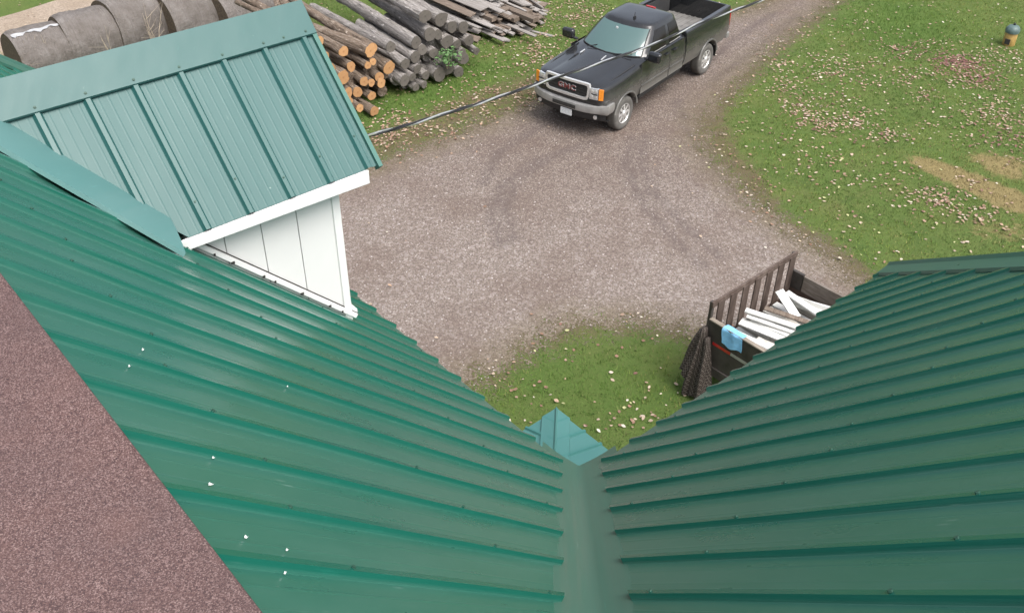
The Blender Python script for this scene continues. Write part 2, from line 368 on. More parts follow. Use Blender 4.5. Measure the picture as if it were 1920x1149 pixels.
def grid_mesh(name, xs, ys, z, mat, maskfn, keep=None):
    X, Y = np.meshgrid(xs, ys); P = np.stack([X.ravel(), Y.ravel()], 1); n, k = len(xs), len(ys)
    msk = maskfn(P); I = np.arange(n * k).reshape(k, n)
    F = np.stack([I[:-1, :-1], I[:-1, 1:], I[1:, 1:], I[1:, :-1]], -1).reshape(-1, 4)
    if keep is not None:
        kp = keep(P); F = F[kp[F].any(1)]
        used = np.unique(F); mp = -np.ones(n * k, int); mp[used] = np.arange(len(used)); F = mp[F]; P = P[used]; msk = msk[used]
    V = np.column_stack([P, np.full(len(P), z)])
    me = bpy.data.meshes.new(name); me.from_pydata(V.tolist(), [], F.tolist()); me.materials.append(mat)
    at = me.attributes.new('mask', 'FLOAT_VECTOR', 'POINT'); at.data.foreach_set('vector', msk.astype(np.float32).ravel())
    o = bpy.data.objects.new(name, me); COL.objects.link(o); return o
def sm(x, a, b): t = np.clip((x - a) / (b - a), 0, 1); return t * t * (3 - 2 * t)
def gmask(P):
    d = sdist(P, DRIVE); s = sdist(P, SOILR)
    soil = np.maximum(.72 * sm(s, -.7, .6), .58 * sm(d, -1.2, .1))
    leftg = seg_dist(P, P2([(690,285),(850,215),(1000,160)]), False); soil = np.maximum(soil, .62 * sm(-leftg, -1.6, -.2))
    behind = seg_dist(P, P2([(1385,80),(1450,20),(1490,-20)]), False); soil = np.maximum(soil, .85 * sm(-behind, -1.3, -.3))
    straw = np.maximum(sm(sdist(P, STRAW[0]), -.25, .25), .75 * sm(sdist(P, STRAW[1]), -.4, .4))
    corner = seg_dist(P, P2([(1850,430),(1930,440)]), False); straw = np.maximum(straw, .5 * sm(-corner, -1.3, 0))
    lush = np.maximum(sm(sdist(P, LUSH), -1.5, .5), sm(-seg_dist(P, P2([(690,205),(800,185),(900,130)]), False), -.9, -.1))
    lush = np.maximum(lush, .7 * sm(-seg_dist(P, P2([(1000,720),(1200,740)]), False), -1.2, 0))
    return np.stack([soil, straw, lush], 1)
near = np.arange(-22, 30.01, .25)
xs = np.concatenate([[-400, -150, -60], near, [60, 150, 400]]); ys = np.concatenate([[-400, -100, -20], np.arange(-3, 48.01, .25), [80, 200, 500]])
tag(grid_mesh('ground', xs, ys, 0.0, M_GROUND, gmask), kind='structure')
TRK = [P2(q) for q in ([(1130,262),(1030,296),(965,340),(948,395),(965,450)], [(1105,268),(1000,305),(938,352),(922,405),(940,460)], [(1185,258),(1172,310),(1198,370),(1255,440),(1320,500)], [(1210,255),(1200,305),(1226,362),(1285,425),(1350,480)], [(1020,235),(935,285),(905,345)], [(1330,160),(1400,105),(1500,28)], [(1290,150),(1370,80),(1450,25)], [(1270,190),(1292,250),(1345,325),(1400,390)])]
def dmask(P):
    d = sdist(P, DRIVE); tr = np.zeros(len(P))
    for t in TRK: tr = np.maximum(tr, sm(-seg_dist(P, t, False), -.20, -.03))
    pale = sm(-seg_dist(P, P2([(690,470),(760,600),(900,560),(1250,520)]), False), -5.5, -.3)
    return np.stack([.5 + np.clip(d / 2.2, -.5, .5) * 1.0, tr, pale], 1)
tag(grid_mesh('driveway', np.arange(-12, 16, .15), np.arange(6, 44, .15), .004, M_GRAVEL, dmask, lambda P: sdist(P, DRIVE) > -.9), kind='structure')
rd = MB(); pa = [px(-260, 160), px(0, 70), px(160, 2), px(420, -70)]; pb = [px(-260, 60), px(0, 36), px(110, 0), px(260, -50)]
pa = [px(-300, 190), px(-60, 128), px(60, 92), px(200, 40), px(420, -50)]; pb = [px(-300, 110), px(-60, 50), px(40, 22), px(120, -4), px(300, -85)]
rd.grid([[p + Z * .004 for p in pb], [p + Z * .004 for p in pa]]); tag(rd.build('dirt_road', M_ROAD), kind='structure')

# ------------------------------------------------------------------ house
house = thing('farmhouse', 'white farmhouse with ribbed green metal roof, dormer and red-brown top deck', 'house', C0 - Z * C0.z)
HI = Matrix.Translation(-(C0 - Z * C0.z))
def hpart(name, mb, mat=None, parent=None, **kw):
    """house parts are modelled in world space and parented to the house"""
    o = mb.build(name, mat, None, **kw)
    o.data.transform(HI); o.parent = parent or house
    return o
def roof_plane(name, O, E, U, slope, t0, t1, m0, m1, o0, mat, parent=None, nseg=10, rib=.019, screws=(), minor=2, wob=.0012):
    """ribbed sheet: eave origin O, eave direction E, up-slope plan direction U; m is plan distance up the slope"""
    up = (U + Z * slope); N = E.cross(up).normalized()
    if N.z < 0: N = -N
    prof = [(t0, 0.0)]; k0 = math.floor((t0 - o0) / S) - 1
    for k in range(k0, k0 + int((t1 - t0) / S) + 4):
        c = o0 + k * S
        for dt, h in ((-.0235, 0), (-.0215, .0013), (-.0105, rib), (.0105, rib), (.0215, .0013), (.0235, 0)): prof.append((c + dt, h))
        for q in range(minor):
            m_ = c + S * (q + 1) / (minor + 1)
            for dt, h in ((-.006, 0), (-.0025, .0005), (.0025, .0005), (.006, 0)): prof.append((m_ + dt, h))
    prof.append((t1, 0)); prof = sorted(p for p in prof if t0 <= p[0] <= t1)
    prof = [p for p in prof if m1(p[0]) - m0(p[0]) > .005]
    V = []; RC = []; F = []; n = nseg + 1; ln = math.sqrt(1 + slope * slope)
    for t, h in prof:
        a, b = m0(t), m1(t)
        for i in range(n):
            m_ = a + (b - a) * i / nseg
            wv = wob * math.sin(m_ * 7.1 + t * 3.3) * math.sin(t * 5.7 + 1.3 * m_)
            V.append(O + E * t + up * m_ + N * (h + wv)); RC.append((t, m_ * ln, h / .019 if h > .0014 else 0))
    for j in range(len(prof) - 1):
        for i in range(nseg): F.append((j*n+i, j*n+i+1, (j+1)*n+i+1, (j+1)*n+i))
    me = bpy.data.meshes.new(name); me.from_pydata([tuple(HI @ v) for v in V], [], F); me.materials.append(mat); me.materials.append(M_SCREW)
    at = me.attributes.new('roof_coord', 'FLOAT_VECTOR', 'POINT'); at.data.foreach_set('vector', np.array(RC, np.float32).ravel())
    bm = bmesh.new(); bm.from_mesh(me); bmesh.ops.recalc_face_normals(bm, faces=bm.faces)
    for f in bm.faces: f.smooth = True
    for e in bm.edges:
        if len(e.link_faces) != 2 or e.calc_face_angle(0) > .12: e.smooth = False
    # hex screws beside the ribs
    lay = bm.verts.layers.float_vector['roof_coord']
    for k in range(k0, k0 + int((t1 - t0) / S) + 4):
        c = o0 + k * S
        for ms in screws:
            t = c + .045 * (1 if (k % 2) else -1) * 0 + .0; mm = ms + .03 * math.sin(k * 2.1)
            if not (t0 < t < t1) or mm < m0(t) + .03 or mm > m1(t) - .03: continue
            base = HI @ (O + E * t + up * mm + N * rib); e1, e2 = E, up.normalized()
            ring0 = [bm.verts.new(base + (e1 * math.cos(q * PI / 3) + e2 * math.sin(q * PI / 3)) * .0052) for q in range(6)]
            ring1 = [bm.verts.new(v.co + N * .005) for v in ring0]
            for q in range(6):
                f = bm.faces.new((ring0[q], ring0[(q+1) % 6], ring1[(q+1) % 6], ring1[q])); f.material_index = 1
            f = bm.faces.new(ring1); f.material_index = 1
    bm.normal_update(); bm.to_mesh(me); bm.free()
    o = bpy.data.objects.new(name, me); COL.objects.link(o); o.parent = parent or house
    so_ = o.modifiers.new('thickness', 'SOLIDIFY'); so_.thickness = .0015; so_.offset = -1
    return o
def strip(name, rows, mat, parent=None, smooth=30, solid=.0015):
    """trim sheet through rows of world points, with roof_coord for the material"""
    mb = MB(); mb.grid(rows); o = mb.build(name, mat, None)
    me = o.data
    rc = []
    for v in me.vertices:
        p = Vector(v.co) - C0; rc.append((p.dot(A) - p.dot(B), p.z * 1.4 + p.dot(A) + p.dot(B), 0))
    at = me.attributes.new('roof_coord', 'FLOAT_VECTOR', 'POINT'); at.data.foreach_set('vector', np.array(rc, np.float32).ravel())
    me.transform(HI); finish(me, smooth, False); o.parent = parent or house
    if solid:
        so_ = o.modifiers.new('thickness', 'SOLIDIFY'); so_.thickness = solid; so_.offset = 0
    return o
DK = 2.352       # plan depth of each slope, up to the deck
LEND, REND = 5.80, 3.10   # hip corners of the two wings
V0 = 2.36
up_l = (-B + Z * TT); up_r = (-A + Z * TT); NL = A.cross(up_l).normalized(); NR = up_r.cross(B).normalized()
if NL.z < 0: NL = -NL
if NR.z < 0: NR = -NR
CW = 7.0   # wing depth
left = roof_plane('roof_slope', C0, A, -B, TT, -DK, LEND, lambda t: max(0, -t + .147) - (.03 if t > .1 else 0), lambda t: min(DK, LEND - t), .186, M_ROOF, screws=(.12, .75, 1.4, 2.05), nseg=12)
right = roof_plane('roof_slope', C0, B, -A, TT, -DK, REND, lambda t: max(0, -t + .166) - (.03 if t > .1 else 0), lambda t: min(DK, REND - t), .2236, M_ROOF, screws=(.12, .75, 1.4, 2.05), nseg=12)
# slopes on the far sides
endl = roof_plane('roof_slope', hp(LEND, 0, 0), -B, -A, TT, 0, CW, lambda t: -.03, lambda t: max(0, min(DK, t, CW - t)), .1, M_ROOF, nseg=3)
endr = roof_plane('roof_slope', hp(0, REND, 0), -A, -B, TT, 0, CW, lambda t: -.03, lambda t: max(0, min(DK, t, CW - t)), .1, M_ROOF, nseg=3)
backl = roof_plane('roof_slope', hp(LEND, -CW, 0), -A, B, TT, 0, LEND + CW, lambda t: -.03, lambda t: max(0, min(DK, t, LEND + CW - t)), .1, M_ROOF, nseg=3)
backr = roof_plane('roof_slope', hp(-CW, REND, 0), -B, A, TT, 0, REND + CW, lambda t: -.03, lambda t: max(0, min(DK, t, REND + CW - t)), .1, M_ROOF, nseg=3)
# valley flashing with a small centre crease
rows = []
for i in range(15):
    m_ = -.16 + (DK + .16) * i / 14; c = C0 + (-A - B + Z * TT) * m_; j = .003 * math.sin(i * 1.7)
    rows.append([c + A * .30 + NL * -.004, c + A * .20 + NL * -.003, c + A * .11 + NL * (.004 + j), c + A * .04 + Z * .022, c + Z * .030, c + B * .04 + Z * .022, c + B * .11 + NR * (.004 - j), c + B * .20 + NR * -.003, c + B * .30 + NR * -.004])
strip('valley_flashing', rows, M_VALLEY, smooth=75)
# hip caps
def hip_cap(corner, ea, eb, parent, top=DK, wd=.15, mat=M_ROOF_LIGHT):
    """corner: eave corner; ea/eb unit plan directions along the two eaves, away from the corner"""
    rows = []
    d = ea + eb + Z * TT
    for i in range(9):
        m_ = -.03 + (top + .03) * i / 8; c = corner + d * m_
        lift = .024
        rows.append([c + ea * wd + Z * (lift - .02), c + ea * (wd - .004) + Z * (lift + .004), c + ea * .02 + Z * (lift + .012), c + Z * (lift + .034), c + eb * .02 + Z * (lift + .012), c + eb * (wd - .004) + Z * (lift + .004), c + eb * wd + Z * (lift - .02)])
    return strip('hip_cap', rows, mat, parent, 20)
hip_cap(hp(0, REND, 0), -B, -A, right); hip_cap(hp(LEND, 0, 0), -A, -B, left)
hip_cap(hp(LEND, -CW, 0), -A, B, backl); hip_cap(hp(-CW, REND, 0), A, -B, backr)
# red-brown deck on top of both wings, one L-shaped slab with a small lip
dz = DK * TT; lip = .02
dk = MB()
outl = [(-DK + lip - 0, -DK + lip), (LEND - DK + lip, -DK + lip), (LEND - DK + lip, -CW + DK - lip), (-CW + DK - lip, -CW + DK - lip), (-CW + DK - lip, REND - DK + lip), (-DK + lip, REND - DK + lip)]
outl = [(-DK + lip, -DK + lip), (LEND - DK + lip, -DK + lip), (LEND - DK + lip, -CW + DK - lip), (-CW + DK - lip, -CW + DK - lip), (-CW + DK - lip, REND - DK + lip), (-DK + lip, REND - DK + lip)]
n = len(outl)
dk.add([hp(a, b, dz + .030) for a, b in outl] + [hp(a, b, dz - .03) for a, b in outl], [(0,1,2,3), (0,3,4,5), tuple(range(2*n-1, n-1, -1))] + [(i, n+i, n+(i+1) % n, (i+1) % n) for i in range(n)])
hpart('roof_deck', dk, M_DECK, bevel=.008)
# walls under the eaves
wl = MB(); ins = .35; zb = -C0.z
wo = [(-ins, -ins), (LEND - ins, -ins), (LEND - ins, -CW + ins), (-CW + ins, -CW + ins), (-CW + ins, REND - ins), (-ins, REND - ins)]
for i in range(6):
    a, b = wo[i], wo[(i + 1) % 6]
    wl.add([hp(*a, zb), hp(*b, zb), hp(*b, .30), hp(*a, .30)], [(0, 1, 2, 3)])
hpart('wall', wl, M_WHITE)
sf = MB()   # soffit under the eaves
so2 = [(0, 0), (LEND, 0), (LEND, -CW), (-CW, -CW), (-CW, REND), (0, REND)]
for i in range(6):
    j = (i + 1) % 6; k = .95 if i in (0, 5) else .95
    sf.add([hp(*so2[i], -.05), hp(*so2[j], -.05), hp(*wo[j], -.05), hp(*wo[i], -.05)], [(0, 1, 2, 3)])
    sf.add([hp(*so2[i], -.05), hp(*so2[j], -.05), hp(*so2[j], -.012), hp(*so2[i], -.012)], [(0, 1, 2, 3)])
hpart('soffit', sf, M_WHITE_TRIM)

# dormer on the left slope
AE, ZE, AR, SD = 1.362, 1.4615, 1.990, 1.04; ZR = ZE + SD * (AR - AE); BG = -.255; DW = AR - AE
def dm0(b): return max(0.0, (-TT * b + .085 - ZE) / SD)
dn = roof_plane('dormer_roof', hp(AE, 0, ZE), B, A, SD, -2.02, BG, dm0, lambda b: DW, -.5465, M_DORMER, minor=4, screws=(.10, .64), nseg=6, wob=.0008)
df = roof_plane('dormer_roof', hp(2 * AR - AE, 0, ZE), B, -A, SD, -2.02, BG, dm0, lambda b: DW, -.5465, M_DORMER, minor=4, nseg=4)
NDn = Vector((0, 0, 0)) + (Z - A * SD).normalized(); NDf = (Z + A * SD).normalized()
rows = []
for i in range(10):
    b = BG + .012 + (-2.10 - BG) * i / 9; c = hp(AR, b, ZR)
    wn = .105
    f_ = lambda s, k: c + A * (s * k) - Z * (SD * k) 
    rows.append([f_(-1, wn) + NDn * .016, f_(-1, wn - .003) + NDn * .026, f_(-1, .03) + NDn * .030, f_(-1, .012) + NDn * .033, c + Z * .050, f_(1, .012) + NDf * .033, f_(1, .03) + NDf * .030, f_(1, wn) + NDf * .026])
cap = strip('ridge_cap', rows, M_DORMER, dn, 14)
for b in [-.30, -.43] + [-.5465 - S * k for k in range(6)]:
    sc = MB(); p = hp(AR - .088, b, ZR - SD * .088) + NDn * .027
    X = NDn.to_track_quat('Z', 'Y').to_matrix().to_4x4(); X.translation = p; sc.X = X; sc.lathe([(.0075, 0), (.0075, .002), (.0045, .002), (.0045, .006), (0, .0065)], 8)
    hpart('screw', sc, M_SCREW, dn)
# rake trim down the gable edge
for s, par in ((-1, dn), (1, df)):
    rt = MB(); ND = NDn if s < 0 else NDf
    p0 = hp(AR, BG, ZR); p1 = hp(AR + s * (DW + .01), BG, ZR - SD * (DW + .01))
    rt.hexa([p0 + ND * .020 - B * .012, p0 + ND * .020 + B * .012, p1 + ND * .020 + B * .012, p1 + ND * .020 - B * .012, p0 - ND * .03 - B * .012, p0 - ND * .03 + B * .012, p1 - ND * .03 + B * .012, p1 - ND * .03 - B * .012])
    o = hpart('rake_trim', rt, M_ROOF_LIGHT, par)
# dormer valley flashing (near and far side)
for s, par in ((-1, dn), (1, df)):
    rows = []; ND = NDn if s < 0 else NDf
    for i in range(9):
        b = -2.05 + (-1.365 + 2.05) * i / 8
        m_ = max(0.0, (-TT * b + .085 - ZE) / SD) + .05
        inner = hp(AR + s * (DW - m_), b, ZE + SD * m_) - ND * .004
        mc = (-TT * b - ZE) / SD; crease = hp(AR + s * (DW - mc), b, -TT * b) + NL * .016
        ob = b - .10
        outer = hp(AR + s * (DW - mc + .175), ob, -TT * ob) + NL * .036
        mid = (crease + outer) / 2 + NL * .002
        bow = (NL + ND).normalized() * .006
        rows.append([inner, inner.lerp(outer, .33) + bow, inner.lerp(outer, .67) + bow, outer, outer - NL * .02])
    strip('valley_flashing', rows, M_FLASH_SHEEN, par, 60)
# cheek wall in vertical panels, front wall, trims
CA, FB, ZTOP = 1.470, -.457, 1.36
def roofz(b): return -TT * b
for s in (-1, 1):
    ca = AR + s * (AR - CA); ck = MB()
    edges = [FB - .03, -.713, -.918, -1.12, -1.33]
    ck.mat(M_WHITE)
    for i in range(4):
        b0, b1 = edges[i] - (.003 if i else 0), edges[i + 1] + .003
        z0, z1 = roofz(b0) + .0, min(ZTOP, roofz(b1))
        pts = [hp(ca, b0, z0), hp(ca, b1, roofz(b1)) if roofz(b1) < ZTOP else hp(ca, -ZTOP / TT, ZTOP), hp(ca, b1, ZTOP), hp(ca, b0, ZTOP)]
        if roofz(b1) >= ZTOP: pts = [pts[0], pts[1], pts[3]]
        off = A * (s * -.02); nn = len(pts)
        ck.add(pts + [p + off for p in pts], [tuple(range(nn)), tuple(range(2*nn-1, nn-1, -1))] + [(q, nn+q, nn+(q+1) % nn, (q+1) % nn) for q in range(nn)])
    ck.mat(M_SEAM)
    off = A * (s * -.012)
    ck.add([hp(ca, FB, roofz(FB)) + off, hp(ca, -ZTOP / TT, ZTOP) + off, hp(ca, FB, ZTOP) + off], [(0, 1, 2)])
    wall = hpart('dormer_wall', ck)
    tr = MB()   # corner trim and base trim
    tr.hexa([hp(ca + s * .012, FB + .001, roofz(FB) - .01), hp(ca + s * .012, FB - .045, roofz(FB - .045)), hp(ca - s * .02, FB - .045, roofz(FB - .045)), hp(ca - s * .02, FB + .001, roofz(FB) - .01),
             hp(ca + s * .012, FB + .001, ZTOP), hp(ca + s * .012, FB - .045, ZTOP), hp(ca - s * .02, FB - .045, ZTOP), hp(ca - s * .02, FB + .001, ZTOP)])
    hpart('corner_trim', tr, M_WHITE_TRIM, wall, bevel=.003)
    bt = MB(); bt.mat(M_WHITE_TRIM); b1 = -1.29
    q0, q1 = hp(ca + s * .006, FB + .002, roofz(FB + .002)), hp(ca + s * .006, b1, roofz(b1)); o_ = A * (s * .016)
    bt.hexa([q0 + NL * .017, q0 + o_ + NL * .017, q1 + o_ + NL * .017, q1 + NL * .017, q0 + NL * .044, q0 + o_ + NL * .040, q1 + o_ + NL * .040, q1 + NL * .044])
    bt.mat(M_DARKGAP)
    bt.hexa([q0 - o_ * .2 + NL * .0445, q0 + o_ * .35 + NL * .0445, q1 + o_ * .35 + NL * .0445, q1 - o_ * .2 + NL * .0445, q0 - o_ * .2 + NL * .049, q0 + o_ * .35 + NL * .049, q1 + o_ * .35 + NL * .049, q1 - o_ * .2 + NL * .049])
    for k, w_ in enumerate((.10, .19, .38, .55, .62, .80, .90)):
        p = q0.lerp(q1, w_) + o_ * 1.02 + NL * .020
        bt.box(p, (.008 + .005 * (k % 3), .010, .012))
    hpart('base_trim', bt, None, wall)
    fa = MB()   # fascia with a thin returning lip
    a0 = AR + s * (DW + .008)
    b0, b1, zt, za, zb_ = -.322, -1.405, ZE - .004, ZE - .083, ZE - .060
    a1 = a0 - s * .016
    fa.hexa([hp(a0, b0, za), hp(a0, b1, zb_), hp(a1, b1, zb_), hp(a1, b0, za), hp(a0, b0, zt), hp(a0, b1, zt), hp(a1, b1, zt), hp(a1, b0, zt)])
    a2, a3 = a0 - s * .017, ca + s * .001
    fa.hexa([hp(a2, b0, za + .004), hp(a2, -1.32, za + .024), hp(a3, -1.32, za + .024), hp(a3, b0, za + .004), hp(a2, b0, za + .014), hp(a2, -1.32, za + .034), hp(a3, -1.32, za + .034), hp(a3, b0, za + .014)])
    hpart('fascia', fa, M_WHITE_TRIM, dn if s < 0 else df, bevel=.003)
fw = MB()
a0, a1 = CA + .02, 2 * AR - CA - .02
fw.add([hp(a0, FB, roofz(FB)), hp(a1, FB, roofz(FB)), hp(a1, FB, ZTOP), hp(AR, FB, ZTOP + (AR - CA) * SD), hp(a0, FB, ZTOP)], [(0, 1, 2, 3, 4)])
wallf = hpart('dormer_wall', fw, M_WHITE)
sl_ = MB(); sl_.box((0, 0, 0), (.035, 2 * (AR - CA) + .02, .04), Matrix((B, A, Z)).transposed()); 
for i, v in enumerate(sl_.v): sl_.v[i] = tuple(Vector(v) + hp(AR, FB + .020, roofz(FB) + .040))
hpart('window_sill', sl_, M_WHITE_TRIM, wallf, bevel=.004)
wn = MB(); wn.box((0, 0, 0), (.012, .62, .52), Matrix((B, A, Z)).transposed())
for i, v in enumerate(wn.v): wn.v[i] = tuple(Vector(v) + hp(AR, FB + .010, 1.02))
hpart('window', wn, M_GLASS, wallf)

# low hip-roofed porch in the inner corner
PZ, PA, PB, PS = -2.85, 2.61, 2.415, .33
p1 = roof_plane('porch_roof', hp(0, PB, PZ), A, -B, PS, -.3, PA, lambda t: -.0, lambda t: min(PB + .3, PA - t), PA - .41, M_PORCH, nseg=4, minor=0, rib=.022)
p2 = roof_plane('porch_roof', hp(PA, 0, PZ), B, -A, PS, -.3, PB, lambda t: -.0, lambda t: min(PA + .3, PB - t), PB - .41, M_PORCH, nseg=4, minor=0, rib=.022)
rows = []
for i in range(7):
    m_ = -.005 + 2.4 * i / 6; c = hp(PA - m_, PB - m_, PZ + PS * m_)
    rows.append([c - A * .20 + Z * .010, c - A * .196 + Z * .022, c - A * .022 + Z * .022, c - A * .012 + Z * .03 , c + Z * .042, c - B * .012 + Z * .03, c - B * .022 + Z * .022, c - B * .196 + Z * .022, c - B * .20 + Z * .010])
strip('hip_cap', rows, M_PORCH, p1, 12)
pf = MB()
for (u, v) in (((0, PB), (PA, PB)), ((PA, PB), (PA, 0))):
    a, b = hp(*u, PZ - .03), hp(*v, PZ - .03); a2, b2 = hp(u[0] - .0, u[1], PZ - .20), hp(v[0], v[1], PZ - .20)
    pf.add([a, b, b2, a2], [(0, 1, 2, 3)])
hpart('porch_fascia', pf, M_WHITE_TRIM, p1, solid=.02)
for (a, b) in ((PA - .2, PB - .2), (PA - .2, .3), (.3, PB - .2)):
    po = MB(); po.box(hp(a, b, (PZ - .1 - C0.z) / 2), (.12, .12, C0.z + PZ - .1), Matrix((A, B, Z)).transposed()); hpart('porch_post', po, M_WHITE_TRIM, bevel=.006)

# small white flakes lying on the left slope
def onslope(x, y): return px_plane(x, y, C0, NL)
for i, (x, y, s_) in enumerate([(265,660,.011),(392,912,.014),(458,1011,.013),(404,727,.007),(388,725,.012),(240,690,.010),(535,1035,.009),(531,1078,.010),(397,862,.009),(537,727,.008)]):
    s_ *= .45; fk = MB(); n = 6
    top = [Vector((s_ * (1 + .5 * math.sin(i * 3 + k * 2.3)) * math.cos(k * PI / 3) * .5, s_ * (1.2 if i != 1 else 2.0) * math.sin(k * PI / 3) * .6, .003 + .002 * math.sin(k * 2))) for k in range(n)]
    fk.add(top + [v - Vector((0, 0, .003)) for v in top], [tuple(range(n)), tuple(range(2*n-1, n-1, -1))] + [(k, n+k, n+(k+1) % n, (k+1) % n) for k in range(n)])
    o = fk.build('paint_flake', M_WHITE_TRIM)
    q = NL.to_track_quat('Z', 'Y'); o.rotation_mode = 'QUATERNION'; o.rotation_quaternion = q; o.location = onslope(x, y) + NL * (.006 if i not in (0,) else .008)
    tag(o, 'tiny white flake lying on the left green metal roof slope', 'debris', 'white flakes on the metal roof')

# ------------------------------------------------------------------ pickup truck
TR_YAW = math.radians(-126.9)
truck = thing('pickup_truck', 'black extended cab pickup truck with dusty sides parked on the gravel drive', 'pickup truck', (1.7246 - .04 * math.sin(TR_YAW), 21.011 + .04 * math.cos(TR_YAW), .004), TR_YAW)
def mirror_rows(half): return half + [(p[0], -p[1], p[2]) for p in reversed(half)]
def loft(mb, sections, caps=True):
    n = len(sections[0]); k = len(sections)
    fs = [(i*n+j, i*n+(j+1) % n, (i+1)*n+(j+1) % n, (i+1)*n+j) for i in range(k-1) for j in range(n)]
    if caps: fs += [tuple(range(n-1, -1, -1)), tuple(range((k-1)*n, k*n))]
    mb.add([p for s in sections for p in s], fs)
def boolean(o, cutters):
    for c in cutters:
        m = o.modifiers.new('cut', 'BOOLEAN'); m.object = c; m.operation = 'DIFFERENCE'; m.solver = 'EXACT'
    dg = bpy.context.evaluated_depsgraph_get(); me = bpy.data.meshes.new_from_object(o.evaluated_get(dg)); o.modifiers.clear(); old = o.data; o.data = me
    finish(me, 32)
    for c in cutters: bpy.data.objects.remove(c)
WB = 3.93
secs = []
for (x, zb, zt, w_) in ((.93,.66,1.255,.70),(.905,.63,1.28,.80),(.85,.60,1.293,.875),(.75,.585,1.302,.93),(.62,.58,1.308,.962),(.42,.58,1.318,.985),(.15,.58,1.33,.995),(-.2,.58,1.355,.995),(-.5,.6,1.38,.99),(-.70,.6,1.41,.985),(-1.0,.6,1.43,.98),(-1.9,.6,1.43,.98),(-2.55,.6,1.43,.98),(-2.67,.61,1.43,.972)):
    hood = x > -.65
    dome = .03 if hood else 0
    half = [(x, 0, zb), (x, w_ - .14, zb), (x, w_ - .05, zb + .03), (x, w_ - .012, zb + .16), (x, w_ + .010, .86), (x, w_ + .012, 1.02), (x, w_ - .002, zt - .20), (x, w_ - .018, zt - .10), (x, w_ - .055, zt - .035), (x, w_ - .14, zt - .005), (x, .60, zt + .005), (x, .52, zt + .012 + dome * .2), (x, .44, zt + .012 + dome), (x, .2, zt + .018 + dome), (x, 0, zt + .02 + dome)]
    secs.append(half + [(p[0], -p[1], p[2]) for p in reversed(half[1:-1])])
bd = MB(); loft(bd, secs); body = bd.build('body', M_PAINT, truck, smooth=32)
cs = []
for s in (-1, 1):
    c = MB(); c.lathe([(.475, .62), (.475, 1.2)] if s > 0 else [(.475, -1.2), (.475, -.62)], 36, 'y', (0, 0, .43)); cs.append(c.build('cutter', M_PAINT, truck))
bpy.context.view_layer.update(); boolean(body, cs)
# cab with greenhouse
RB = [(-.60,0),(-.65,.35),(-.74,.62),(-.84,.78),(-.97,.868),(-1.5,.885),(-2.0,.885),(-2.5,.875),(-2.63,.82),(-2.665,.5),(-2.67,0)]
RT = [(-1.36,0),(-1.38,.3),(-1.43,.50),(-1.49,.61),(-1.58,.665),(-1.8,.685),(-2.1,.685),(-2.42,.68),(-2.53,.635),(-2.57,.4),(-2.58,0)]
def SF(u, f, s=1, off=0.0):
    i = min(int(u), 9); r = u - i
    b = [RB[i][k] * (1 - r) + RB[i+1][k] * r for k in (0, 1)]; t = [RT[i][k] * (1 - r) + RT[i+1][k] * r for k in (0, 1)]
    bul = .035 * math.sin(PI * min(f, 1)) * (1 if u < 8 else .3)
    x = b[0] * (1 - f) + t[0] * f + (bul if u < 3.5 else 0); y = b[1] * (1 - f) + t[1] * f + (bul if 3.5 <= u < 8.5 else 0)
    return Vector((x, s * y, 1.415 + .485 * f))
def ring(f, ins=1.0, z=None):
    h = []
    for u in range(11):
        p = SF(u, f); cx_ = -1.98; p = Vector((cx_ + (p.x - cx_) * ins, p.y * ins, p.z if z is None else z)); h.append(p)
    return h + [Vector((p.x, -p.y, p.z)) for p in reversed(h[1:-1])]
cb = MB(); rs = [ring(0), ring(.25), ring(.5), ring(.75), ring(.93), ring(1.0, .985, 1.912), ring(1.0, .95, 1.934), ring(1.0, .85, 1.948), ring(1.0, .6, 1.958), ring(1.0, .2, 1.962)]
loft(cb, rs); cab = cb.build('cab', M_PAINT, truck, smooth=38)
def patch(name, mat, u0, u1, f0, f1, s, par, off=.006, nu=8, nf=6, shape=None):
    mb = MB(); rows = []
    for i in range(nu + 1):
        r = []
        for j in range(nf + 1):
            u = u0 + (u1 - u0) * i / nu; f = f0 + (f1 - f0) * j / nf
            if shape: u, f = shape(i / nu, j / nf, u, f)
            p = SF(u, f, s); e = 1e-3
            n_ = (SF(min(u + e, 9.99), f, s) - p).cross(SF(u, f + e, s) - p).normalized()
            cen = Vector((-1.9, 0, 1.5))
            if n_.dot(p - cen) < 0: n_ = -n_
            r.append(p + n_ * off)
        rows.append(r)
    mb.grid(rows); o = mb.build(name, mat, par, smooth=60); return o
wrows = []
wm = MB()
for i in range(15):
    u = -3.15 + 6.3 * i / 14; s = 1 if u >= 0 else -1; r = []
    for j in range(8):
        f = .03 + .90 * j / 7; p = SF(abs(u), f, s); r.append(p + Vector((.006, 0, .008)))
    wrows.append(r)
wm.grid(wrows); wsh = wm.build('windshield', M_WSH, cab, smooth=60)
fr = MB()
for s in (-1, 1): fr.tube([SF(3.2, .03 + .9 * k / 6, s) + Vector((.004, 0, .008)) for k in range(7)], .014, 6)
fr.tube([SF(abs(-3.15 + 6.3 * i / 14), .02, 1 if i >= 7 else -1) + Vector((.012, 0, .008)) for i in range(15)], .016, 6)
fr.build('windshield_trim', M_BLACKPL, cab, smooth=40)
pp = MB(); pp.grid([[SF(2.42 + .45 * i / 3, .055 + .14 * j / 2, 1) + Vector((.012, 0, .014)) for j in range(3)] for i in range(4)]); pp.build('windshield_sticker', M_PAPER, cab)
rv = MB(); rv.box(SF(.15, .80, -1) + Vector((.012, -.05, .012)), (.02, .05, .06)); rv.build('mirror_mount', M_PLATE, cab)
